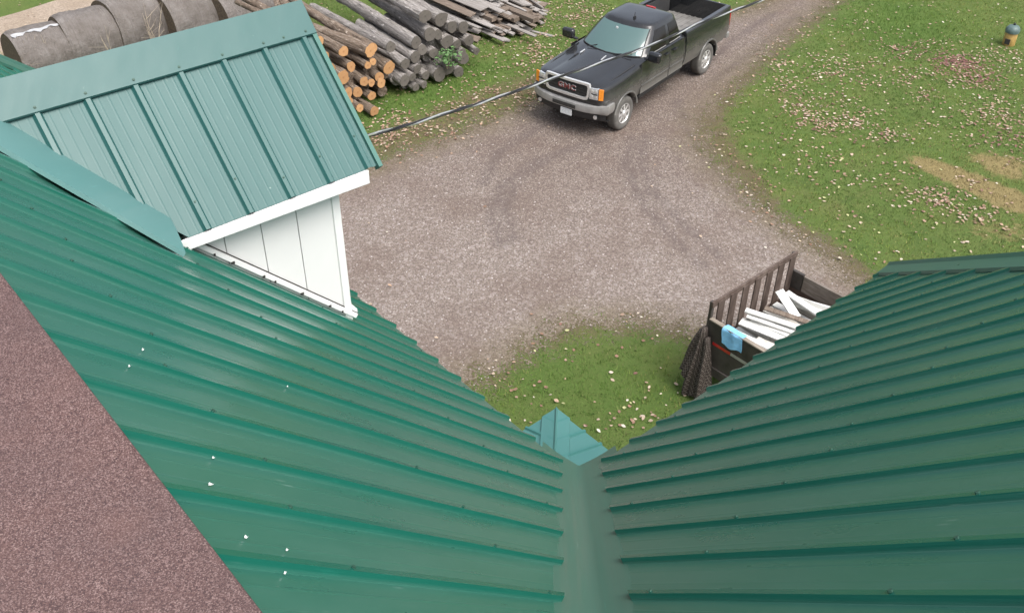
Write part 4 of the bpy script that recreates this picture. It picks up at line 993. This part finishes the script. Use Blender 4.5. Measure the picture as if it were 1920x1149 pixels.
GREY = [ (900,460,56,3.6,z2,'first grey one right of the fresh stack, rounded back end'),(1150,420,62,4.2,z2,'long straight one in the upper row, dark wedge near its end'),(1140,560,56,2.6,z2,'short one just below the long straight one'),
 (395,390,72,4.4,z3,'thick one with a pale peeled patch near its end'),(340,185,75,4.4,z3,'topmost of the grey stack with a knot near its end'),(520,220,80,4.4,z3,'thickest, at the top right of the grey stack'),(645,305,66,3.6,z3,'pale round end under the top right corner'),(775,310,68,3.6,z3,'rightmost pale end next to the boards'),
 (310,560,60,2.6,z3,'brownish end below the straight one'),(485,390,56,2.6,z3,'reddish-brown end tucked under the thickest one'),(440,600,58,2.2,z3,'just left of the green weed'),(590,470,70,2.4,z3,'short peeled one above the green weed'),(700,500,52,2.2,z3,'small cracked one right of the peeled one'),(835,460,62,2.4,z3,'dark end at the right side under the pale ends'),(920,580,38,1.5,z3,'thin pale stub sticking out at the far right'),
 (770,660,74,2.0,z3,'dark thick one at the right bottom, right of the weed'),(610,780,66,2.0,z3,'dark round end in the bottom row below the weed'),(720,815,62,1.8,z3,'dark end at the bottom right corner of the pile'),(500,840,82,2.4,z3,'biggest dark end in the bottom row'),(255,780,52,2.4,z3,'small dark end in the bottom row, left'),(350,850,48,2.0,z3,'short pale-topped stub in the bottom row'),(200,870,44,2.0,z3,'small one left of the pale-topped stub'),(110,905,62,2.2,z3,'ragged hollow end at the bottom left of the grey stack'),(240,985,44,1.0,z3,'half sunk in the grass at the front of the pile'),(330,955,40,1.1,z3,'low one lying behind the one in the grass'),(120,720,60,2.6,z3,'twisted one with peeling bark right of the fresh stack'),(760,590,45,2.2,z3,'thin one above the dark thick one at the right')]
for (a, b, rp, ln, zz, lab) in GREY:
    x, y = zz(a, b); sc_ = 5.221 if zz is z2 else 6
    make_log(x, y, rp / sc_, ln, False, G_ + lab, dyaw=rng.normal(0, .05), dpitch=rng.normal(0, .02))
# buried logs filling the core of the pile
for k in range(70):
    u = -1.2 + 4.6 * rng.random(); zc = .15 + .75 * rng.random(); hmax = 1.05
    P = FACE_P + FACE_U * u - FACE_N * (.30 + zc * .22 + .1 * rng.random()) + Z * zc
    m = MB(); m.mat(M_BARK_GREY if u > .9 else M_BARK_BROWN); r = .09 + .06 * rng.random(); ln = 2.2
    m.tube([(0, 0, 0), (0, .01, ln / 2), (0, 0, ln)], [r, r * .95, r * .85], 12); o = m.build('log', None, smooth=50)
    d = LOGDIR.copy(); d.rotate(Matrix.Rotation(rng.normal(0, .04), 3, 'Z')); o.rotation_mode = 'QUATERNION'; o.rotation_quaternion = frame_z(d); o.location = P
    tag(o, 'log buried in the core of the pile behind the front ends', 'log', 'buried logs')
# log lengths seen beyond the dormer ridge
for (x0, y0, x1, y1, rp, lab) in [(330,42,372,74,9,'pale log seen over the dormer ridge, left of the others'),(392,60,350,42,8,'dull log beyond the dormer ridge, second from the left'),(470,60,415,28,8,'rough log beyond the ridge pointing at the bales'),(470,45,418,22,7,'knobbly pale log beyond the middle of the dormer ridge'),(505,30,470,16,8,'broken log stub beyond the dormer ridge'),(525,40,516,4,8,'upright-looking pale stub near the ridge end'),(565,60,530,0,10,'long grey log by the ridge corner'),(300,95,282,72,11,'pale split log end peeking over the ridge, far left')]:
    Pa, Pb = px(x0, y0, .45), px(x1, y1, .45); d = Pb - Pa; m = MB(); m.mat(M_BARK_BROWN); r = rp / 58.0 * .95; d0 = Pa - d.normalized() * .8; ln = (Pb - d0).length
    m.tube([(.01 * math.sin(i), .012 * math.cos(i * 2), ln * i / 6) for i in range(7)], [r * (1 + .07 * math.sin(i * 2.1 + x0)) for i in range(7)], 12); o = m.build('log', None, smooth=50)
    o.rotation_mode = 'QUATERNION'; o.rotation_quaternion = frame_z(Pb - d0); o.location = d0; tag(o, lab, 'log', 'logs beyond the dormer ridge')
# weed growing in the pile
def leafy(name, P, hgt, spread, nl, lab, cat, mat=M_GREENLEAF, ls=.09):
    m = MB(); m.mat(M_TWIG)
    for k in range(4):
        a = k * 1.7; m.tube([P, P + Vector((math.cos(a) * spread * .3, math.sin(a) * spread * .3, hgt * .6)), P + Vector((math.cos(a) * spread * .5, math.sin(a) * spread * .5, hgt))], [.008, .006, .003], 5)
    m.mat(mat)
    for k in range(nl):
        q = P + Vector((rng.normal(0, spread * .4), rng.normal(0, spread * .4), hgt * (.25 + .8 * rng.random()))); a = rng.random() * 6.28; l = ls * (.6 + .8 * rng.random()); dr = Vector((math.cos(a), math.sin(a), rng.normal(-.2, .4))) * l; sd = Vector((-math.sin(a), math.cos(a), rng.normal(0, .3))) * l * .35
        m.add([q, q + dr * .5 + sd + Z * .01, q + dr, q + dr * .5 - sd + Z * .01], [(0, 1, 2, 3)])
    return tag(m.build(name, None, None), lab, cat)
leafy('weed', px_plane(838, 112, FACE_P + FACE_N * .15, FACE_PLANE) - Z * .25, .50, .38, 110, 'leafy green weed growing out of the grey end of the log pile', 'weed', ls=.12)

# ------------------------------------------------------------------ heap of old boards
BDIR = (px(760, 0, .5) - px(900, 60, .5)).normalized()
H0 = px(930, 85); 
def board(P, d, ln, wd, th, roll, mat, lab, grp='boards in the grey lumber heap'):
    m = MB(); m.box((ln / 2, 0, 0), (ln, wd, th)); 
    for i, v in enumerate(m.v):
        v = Vector(v)
        if v.x > ln * .5: m.v[i] = (v.x, v.y, v.z)
        else: m.v[i] = (v.x + (.06 if v.y > 0 else -.04) * ((hash((round(ln * 1000), 3)) % 7) / 7 - .3), v.y, v.z)
    o = m.build('board', mat, bevel=.004)
    q = d.to_track_quat('X', 'Z'); o.matrix_world = Matrix.Translation(P) @ q.to_matrix().to_4x4() @ Matrix.Rotation(roll, 4, 'X')
    return tag(o, lab, 'board', grp)
SPECIAL = [(1010/6+740,105/6,2.4,.34,'wide pale board on top of the lumber heap, square right end',0),(1215/6+740,140/6,1.9,.24,'bundle-like bright board with a broken white end on the lumber heap',0),(960/6+740,320/6,3.2,.13,'long straight silver board along the left edge of the lumber heap',0),(1240/6+740,465/6,.9,.15,'lowest pale board at the front foot of the lumber heap',0),(880/6+740,175/6,3.0,.26,'long brown-grey board left of the wide pale one',1),(1110/6+740,310/6,1.0,.22,'short pale board beside the silver one, end toward the drive',0),(1590/6+740,410/6,1.1,.12,'thin board sticking out lowest toward the truck',0)]
for (x, y, ln, wd, lab, br_) in SPECIAL:
    z = .10 + max(0, (85 - y)) / 85 * .72; P = px(x, y, z); d = BDIR.copy(); d.rotate(Matrix.Rotation(rng.normal(0, .05), 3, 'Z')); d.z = .02
    board(P, d, ln, wd, .03, rng.normal(0, .12), M_BOARD_BROWN if br_ else M_BOARD, lab)
k = 0
while k < 95:
    x = 880 + 150 * rng.random(); y = -14 + 100 * rng.random()
    lim = 78 if x < 960 else 78 - (x - 960) * .5
    lo_y = (x - 880) * .0 - 14
    if y > lim or x > 1030 - max(0, y) * .25: continue
    k += 1; depth = (lim - y) / 100; z = .05 + .85 * min(1, max(0, depth)) * (.75 + .3 * rng.random()) * (1 - .35 * max(0, (x - 980) / 60))
    P = px(x, y, z); d = BDIR.copy(); d.rotate(Matrix.Rotation(rng.normal(.0, .14), 3, 'Z')); d.z = rng.normal(.02, .03)
    board(P, d, 1.4 + 1.8 * rng.random(), .08 + .14 * rng.random(), .022 + .03 * rng.random(), rng.normal(0, .3), M_BOARD if rng.random() < .62 else M_BOARD_BROWN, 'weathered board among the jumbled grey lumber heap')
for k in range(26):
    P = px(890 + 120 * rng.random(), -20 + 60 * rng.random(), .10 + .35 * rng.random()); d = BDIR.copy(); d.z = 0
    board(P, d, 2.6, .22, .12, 0, M_BOARD_BROWN, 'dark timber in the core of the lumber heap', 'timbers under the lumber heap')
tag(MB().box(px(1010, 62, .015), (.9, .10, .03), Matrix.Rotation(-.55, 3, 'Z')).build('board', M_BOARD), 'grey board lying alone in the grass right of the lumber heap', 'board')

# ------------------------------------------------------------------ round bales
bx0 = px(4, 72, 1.40); bdir = Vector((math.cos(math.radians(37)), math.sin(math.radians(37)), 0)); bp_ = Vector(bx0)
BL = ['leftmost weathered round bale with torn pale wrap on top', 'second weathered round bale from the left, smooth grey-brown wrap', 'third round bale from the left, blotchy pale top', 'fourth round bale, behind the dry twigs', 'rightmost round bale, behind the dry brush']
xs_ = 0.0
pxs = [(14,66,110,36,1.40),(104,33,203,4,1.52),(192,2,292,-32,1.66),(296,-8,392,-42,1.60),(396,-14,470,-45,1.5)]
for i, (xa, ya, xb, yb, D_) in enumerate(pxs):
    Pa, Pb = px(xa, ya, D_ * .985), px(xb, yb, D_ * .985); ang = math.radians(36); c = (Pa + Pb) / 2
    ln = (Pb - Pa).length * 1.02; dv = (Pb - Pa); ang = math.atan2(dv.y, dv.x) - math.radians(8)
    e = thing('round_bale', BL[i], 'bale', (c.x, c.y, 0), ang, 'round bales in a row')
    m = MB(); n, k = 36, 12; vs = []; R_ = D_ / 2; pr = []
    for q in range(k + 1):
        s_ = q / k; edge = min(s_, 1 - s_); pr.append((R_ * (1 - .06 * max(0, 1 - edge / .08) ** 2), (s_ - .5) * ln))
    for (r, h) in pr:
        for j in range(n):
            a = 2 * PI * j / n; f = 1 + .012 * math.sin(3 * a + i) + .010 * math.sin(7 * a + h * 3 + i) + .010 * rng.standard_normal() + .02 * math.sin(2 * a + h * 2 + 2 * i)
            zz = r * f * math.sin(a); zz = max(zz, -R_ + .0)
            vs.append((h, r * f * math.cos(a), R_ * .985 + zz))
    m.add(vs, [(p*n+j, p*n+(j+1) % n, (p+1)*n+(j+1) % n, (p+1)*n+j) for p in range(k) for j in range(n)]); wr = m.build('wrap', M_BALE, e, smooth=60)
    for (h0, sg) in ((-ln / 2, -1), (ln / 2, 1)):
        m = MB(); rr = R_ * .94
        m.lathe([(rr, h0), (rr * .9, h0 - sg * .05), (rr * .5, h0 - sg * .04), (0, h0 - sg * .035)], 30, 'x', (0, 0, R_ * .985)); m.build('bale_end', M_BALE_END, e, smooth=50)
    if i == 0:
        m = MB(); rows = []
        for q in range(22):
            h = -ln / 2 + .06 + (ln - .1) * q / 21; wdt = .07 + .035 * math.sin(q * .7) + .02 * math.sin(q * 1.9)
            rows.append([(h, -(R_ + .012) * math.sin(t_), R_ * .985 + (R_ + .012) * math.cos(t_)) for t_ in np.linspace(.22 - .03 * math.sin(q * .9), .22 + wdt * 1.8, 5)])
        m.grid(rows); m.build('torn_wrap', M_PLASTIC, wr, smooth=40)
# dry brush between bales and the dormer
def brush(x, y, hgt, nb, lab, spread=.5):
    base = px(x, y); m = MB()
    for k in range(nb):
        a = rng.random() * 6.28; top = base + Vector((math.cos(a) * spread * rng.random(), math.sin(a) * spread * rng.random(), hgt * (.6 + .5 * rng.random()))); mid = base.lerp(top, .5) + Vector((rng.normal(0, .05), rng.normal(0, .05), 0))
        m.tube([base, mid, top], [.014, .010, .004], 5)
        for q in range(3):
            s0 = mid.lerp(top, .25 * q); e_ = s0 + Vector((rng.normal(0, .2), rng.normal(0, .2), .12 + .2 * rng.random())); m.tube([s0, e_], [.006, .003], 4)
    return tag(m.build('dry_shrub', M_TWIG), lab, 'shrub')
brush(70, 168, 1.3, 7, 'thin dry twigs in front of the leftmost round bale'); brush(110, 160, 1.4, 3, 'single pale dry stem between the first two bales', .15)
brush(222, 150, 1.5, 4, 'sparse dry stems in front of the third bale'); brush(300, 120, 1.6, 7, 'bare forked twigs beside the dark gap between bales', .7)
brush(440, 70, 1.5, 9, 'tangled dry brush beyond the middle of the dormer ridge', .8); brush(490, 55, 1.5, 9, 'dry brush beyond the right part of the dormer ridge', .8)
brush(560, 28, 1.0, 4, 'grey bare sapling stub by the dormer ridge corner', .2)

# ------------------------------------------------------------------ overhead cable
def ray_at(x, y, dist): return Vector((0, 0, H)) + ray(x, y).normalized() * dist
pathpx = [(600,282,6.9),(683,258,7.3),(760,236,7.8),(850,209,8.3),(940,181,8.9),(1020,153,9.4),(1100,127,10.0),(1180,100,10.5),(1240,78,11.0),(1292,52,11.4),(1340,33,11.9),(1400,12,12.4),(1436,-2,12.8)]
K0, K1 = ray_at(640, 271, 7.05), ray_at(1440, -4, 12.9)
ctrl = [ray_at(*p) for p in pathpx]
# attach behind the dormer, on the left wing's wall
att = hp(3.4, -.33, -.25)
far = ctrl[-1] + (ctrl[-1] - ctrl[-5]).normalized() * 42 + Z * 1.0
cpts = [att] + ctrl + [ctrl[-1].lerp(far, q) for q in (.03, .08, .16, .28, .45, .7, 1.0)]
def cr(P, t):
    i = min(int(t), len(P) - 2); f = t - i; p0, p1, p2, p3 = P[max(i-1, 0)], P[i], P[i+1], P[min(i+2, len(P)-1)]
    return .5 * ((2 * p1) + (p2 - p0) * f + (2 * p0 - 5 * p1 + 4 * p2 - p3) * f * f + (3 * p1 - p0 - 3 * p2 + p3) * f ** 3)
samp = [cr(cpts, t) for t in np.linspace(0, len(cpts) - 1, 420)]
# smooth along the length
sp = np.array([list(p) for p in samp]); 
for _ in range(120): sp[1:-1] = (sp[:-2] + 2 * sp[1:-1] + sp[2:]) / 4
cab_t = thing('overhead_cable', 'twisted black and silver service cable strung from the house over the truck', 'cable', tuple(sp[0]))
L_ = np.concatenate([[0], np.cumsum(np.linalg.norm(np.diff(sp, axis=0), axis=1))]); Lf = np.arange(0, L_[-1], .045); q_ = np.stack([np.interp(Lf, L_, sp[:, k]) for k in range(3)], 1)
T_ = np.gradient(q_, axis=0); T_ /= np.linalg.norm(T_, axis=1)[:, None]
for k in range(3):
    pts = []
    for i in range(len(q_)):
        t = Vector(T_[i]); s1 = t.cross(Z).normalized(); s2 = s1.cross(t); a = 2 * PI * Lf[i] / .85 + k * 2 * PI / 3
        pts.append(Vector(q_[i]) + (s1 * math.cos(a) + s2 * math.sin(a)) * .0082 - Vector(sp[0]))
    m = MB(); m.tube(pts, .0076 if k else .0086, 6); m.build('cable_strand' if k else 'bare_neutral_strand', M_CABLE if k else M_ALU, cab_t, smooth=60)
# pole the cable runs to, beyond the frame
pm = MB(); pm.tube([(far.x, far.y, 0), (far.x, far.y, far.z + .6)], [.15, .12], 12); tag(pm.build('utility_pole', M_BARK_GREY, smooth=50), 'grey wooden pole carrying the far end of the overhead cable', 'utility pole')

# ------------------------------------------------------------------ ornament on the lawn
gp = px(1890, 84); e = thing('garden_lantern', 'small ochre lantern-like garden ornament with teal lid standing on the lawn', 'garden ornament', gp)
m = MB(); m.lathe([(.16, 0), (.17, .02), (.165, .34), (.155, .36), (0, .36)], 20); m.build('body', M_OCHRE, e, smooth=40)
m = MB(); m.lathe([(.0, .352), (.185, .355), (.19, .40), (.18, .47), (.13, .53), (.06, .555), (0, .56)], 20); lid = m.build('lid', M_TEALCAP, e, smooth=40)
m = MB(); m.lathe([(.03, .555), (.035, .60), (0, .62)], 10); m.build('knob', M_BLACKPL, lid, smooth=40)
m = MB(); d = Vector((-gp.x, -gp.y, 0)).normalized(); d.rotate(Matrix.Rotation(-.25, 3, 'Z')); m.box(d * .163 + Z * .13, (.03, .14, .15), Matrix((d, d.cross(Z) * -1, Z)).transposed()); m.build('opening', M_DARKGAP, e, bevel=.01)
leafy('shrub', px(1925, -18), .9, 1.2, 160, 'dark green shrub at the far corner of the lawn', 'shrub', simple('dark_shrub_leaf', (.022, .040, .016), .7, 0, .4, 8), .14)

# ------------------------------------------------------------------ fallen leaves, grass, loose stones
def cloud_mesh(name, V, F, colr, mat):
    me = bpy.data.meshes.new(name); me.from_pydata(V.reshape(-1, 3).tolist(), [], F.tolist()); me.materials.append(mat)
    at = me.color_attributes.new('col', 'FLOAT_COLOR', 'POINT'); at.data.foreach_set('color', np.column_stack([colr, np.ones(len(colr))]).astype(np.float32).ravel())
    o = bpy.data.objects.new(name, me); COL.objects.link(o); return o
def G(lst): return [(np.array(px(x, y)[:2]), s, k) for x, y, s, k in lst]
CL = G([(760,245,.8,34),(820,232,.8,36),(880,208,.8,38),(930,190,.8,34),(985,165,.7,38),(1000,120,.9,38),(960,110,.8,22),(1040,80,.9,38),(1050,40,1.0,38),(1060,10,1.2,34),(700,265,.6,18),(720,232,.6,14),
 (1755,125,.5,170),(1800,118,.45,210),(1830,135,.35,120),(1700,95,.5,90),(1640,130,.7,45),(1600,150,.6,40),(1850,152,.4,130),(1490,175,.8,26),(1540,185,.7,30),(1570,235,.6,40),(1600,240,.5,50),(1510,225,.5,30),(1760,205,.5,40),(1800,200,.4,40),(1720,170,.5,28),(1890,265,.6,90),(1880,230,.5,60),(1790,378,.5,60),(1770,355,.6,45),(1820,400,.5,55),(1660,345,.4,32),(1520,290,.4,36),(1650,255,.4,28),(1400,330,.7,14),(1450,420,.8,10),(1620,320,.5,12),(1880,100,.7,34),(1500,110,1.0,18),(1620,60,.9,16),(1680,240,.6,26),(1870,190,.6,24),(970,800,.35,26),(1180,790,.5,12),(1340,260,.6,12)])
def leaf_density(P):
    d = sdist(P, DRIVE); r = np.where(d > .3, .35, 3.6)
    r = np.where((d <= .3) & (d > -1.6), r + 4, r)
    for c, s, k in CL: r = r + 1.35 * k * np.exp(-((P - c) ** 2).sum(1) / (2 * s * s)) * np.where(d > .4, .15, 1)
    return r
area = (-18, 24, 5, 36); cand = 900000
P = np.column_stack([rng.uniform(area[0], area[1], cand), rng.uniform(area[2], area[3], cand)]); dens = leaf_density(P)
# clumpiness
ph = rng.random((6, 3)) * 6.28; cl_ = np.zeros(len(P))
for q in range(6): a = q * 1.05; cl_ += np.sin((P[:, 0] * math.cos(a) + P[:, 1] * math.sin(a)) * (1.2 + .9 * q) + ph[q, 0])
dens *= np.exp(cl_ * .30 - .25); pr_ = dens * (area[1] - area[0]) * (area[3] - area[2]) / cand
P = P[rng.random(len(P)) < pr_]; NLf = len(P)
ang = rng.random(NLf) * 6.28; ln = rng.uniform(.018, .046, NLf); wd = ln * rng.uniform(.55, .95, NLf); tilt = rng.normal(0, .35, NLf); cur = rng.uniform(-.2, .6, NLf)
ca, sa = np.cos(ang), np.sin(ang); z0 = rng.uniform(.012, .035, NLf)
def lv(u, v, h): return np.stack([P[:, 0] + ca * u * ln - sa * v * wd, P[:, 1] + sa * u * ln + ca * v * wd, z0 + np.abs(np.sin(tilt)) * ln * (u + 1) * .5 + h * cur * ln], 1)
Vl = np.stack([lv(-1, 0, .1), lv(-.35, .8, .35), lv(.25, .95, .5), lv(1, .0, .2), lv(.3, -.9, .5), lv(-.4, -.75, .35), lv(0, 0, 0)], 1)
b0 = (np.arange(NLf) * 7)[:, None]; Fl = np.concatenate([b0 + np.array([[6, k, (k + 1) % 6]]) for k in range(6)])
pal = np.array([(.44,.35,.26),(.34,.24,.17),(.50,.43,.34),(.25,.155,.105),(.38,.30,.22),(.55,.51,.42),(.40,.40,.20),(.20,.115,.09)]); prb = np.array([.20,.24,.08,.18,.15,.04,.06,.05])
cc = pal[rng.choice(len(pal), NLf, p=prb / prb.sum())] * rng.uniform(.75, 1.15, (NLf, 1))
palb = np.array([(.30,.21,.145),(.225,.145,.10),(.36,.265,.20),(.16,.095,.068),(.44,.36,.28)]); drift = np.zeros(NLf)
for c, s, k in CL: drift += (k / 60.0) * np.exp(-((P - c) ** 2).sum(1) / (2 * s * s))
br_ = rng.random(NLf) < np.clip(drift, 0, .8); cc[br_] = palb[rng.choice(5, br_.sum(), p=[.3, .25, .2, .15, .1])] * rng.uniform(.8, 1.2, (br_.sum(), 1))
dark = np.zeros(NLf)
for c, s, k in CL:
    if k >= 85: dark += np.exp(-((P - c) ** 2).sum(1) / (2 * s * s))
dk_ = np.clip(dark, 0, 1)[:, None] * (rng.random((NLf, 1)) < .6); cc = cc * (1 - dk_) + np.array([[.17, .085, .075]]) * dk_
tag(cloud_mesh('fallen_leaves', Vl, Fl, np.repeat(cc, 7, 0), M_LEAF), 'dry tan and brown leaves scattered over the lawn and grass verge', 'leaves', kind='stuff')
# short grass tufts
ng = 230000; P = np.column_stack([rng.uniform(-16, 22, ng), rng.uniform(6, 34, ng)]); d = sdist(P, DRIVE); gm = gmask(P)
inview = np.abs(P[:, 0]) < (P[:, 1] * .62 + 1.5)
nzz = np.sin(P[:, 0] * 5.1 + np.sin(P[:, 1] * 3.3) * 2) * np.sin(P[:, 1] * 4.7 + np.sin(P[:, 0] * 2.9) * 2)
keepg = inview & (d + .45 * nzz < -.05) & (rng.random(ng) > gm[:, 0] * .85) & ~((P[:, 0] < -9.5) & (P[:, 1] > 24.5))
P = P[keepg]; gm = gm[keepg]; n = len(P)
h = rng.uniform(.018, .050, n) * np.where(rng.random(n) < .06, 1.9, 1.0) * (1 + .5 * gm[:, 2]); ang = rng.random(n) * 6.28; lean = rng.uniform(.2, .9, n)
pts = []; colg = []
for b in range(3):
    a = ang + b * 2.1 + rng.normal(0, .4, n); off = rng.normal(0, .025, (n, 2)); bx = P + off; wv = .007
    t = np.stack([bx[:, 0] + np.cos(a) * h * lean, bx[:, 1] + np.sin(a) * h * lean, h], 1)
    l = np.stack([bx[:, 0] - np.sin(a) * wv, bx[:, 1] + np.cos(a) * wv, np.zeros(n)], 1); r = np.stack([bx[:, 0] + np.sin(a) * wv, bx[:, 1] - np.cos(a) * wv, np.zeros(n)], 1)
    pts.append(np.stack([l, r, t], 1))
Vg = np.concatenate(pts); Fg = (np.arange(len(Vg)) * 3)[:, None] + np.arange(3)[None]
pal = np.array([(.095,.165,.034),(.128,.188,.048),(.072,.136,.026),(.172,.182,.072)]); cg = pal[rng.choice(4, n, p=[.35, .3, .2, .15])] * rng.uniform(.75, 1.25, (n, 1))
pn = np.zeros(n)
for q in range(7): a_ = q * .9; pn += np.sin((P[:, 0] * math.cos(a_) + P[:, 1] * math.sin(a_)) * (.8 + .55 * q) + q * 1.7)
pn = np.clip(pn / 5, -1, 1)[:, None]; cg = cg * (1 - .22 * pn) * np.where(pn > .1, np.array([[1.0, 1.0, 1.0]]), np.array([[1.12, 1.0, .95]]))
cg = cg * (1 - gm[:, 1:2]) + np.array([[.29, .235, .115]]) * gm[:, 1:2]; cg = cg * (1 - .6 * gm[:, 2:3]) + np.array([[.090, .170, .034]]) * .6 * gm[:, 2:3]
cg = np.concatenate([cg * rng.uniform(.85, 1.15, (n, 1)) for _ in range(3)])
tag(cloud_mesh('grass', Vg, Fg, np.repeat(cg, 3, 0), M_GRASS), 'short mown grass with bare and straw-coloured patches', 'grass', kind='stuff')
# loose stones on the gravel
ns = 42000; P = np.column_stack([rng.uniform(-8, 8, ns), rng.uniform(9, 26, ns)]); d = sdist(P, DRIVE); pm_ = dmask(P)[:, 2]
P = P[(d > -.1) & (rng.random(ns) < .12 + .6 * pm_)]; n = len(P); s_ = rng.uniform(.007, .020, n); ang = rng.random(n) * 6.28
dirs = np.array([(1,0,0),(0,1,0),(-1,0,0),(0,-1,0),(0,0,.8),(0,0,-.3)]); Vs = []
for (dx, dy, dz_) in dirs:
    j = rng.uniform(.7, 1.3, n); Vs.append(np.stack([P[:, 0] + s_ * j * (dx * np.cos(ang) - dy * np.sin(ang)), P[:, 1] + s_ * j * (dx * np.sin(ang) + dy * np.cos(ang)), .008 + s_ * j * dz_], 1))
Vs = np.stack(Vs, 1); f0 = np.array([(0,1,4),(1,2,4),(2,3,4),(3,0,4)]); Fs = ((np.arange(n) * 6)[:, None, None] + f0[None]).reshape(-1, 3)
pal = np.array([(.34,.30,.275),(.25,.215,.195),(.46,.42,.40),(.18,.145,.13)]); cs_ = pal[rng.choice(4, n, p=[.35, .3, .15, .2])] * rng.uniform(.8, 1.1, (n, 1))
tag(cloud_mesh('gravel_stones', Vs, Fs, np.repeat(cs_, 6, 0), M_STONE), 'loose pale stones strewn over the gravel drive', 'stones', kind='stuff')
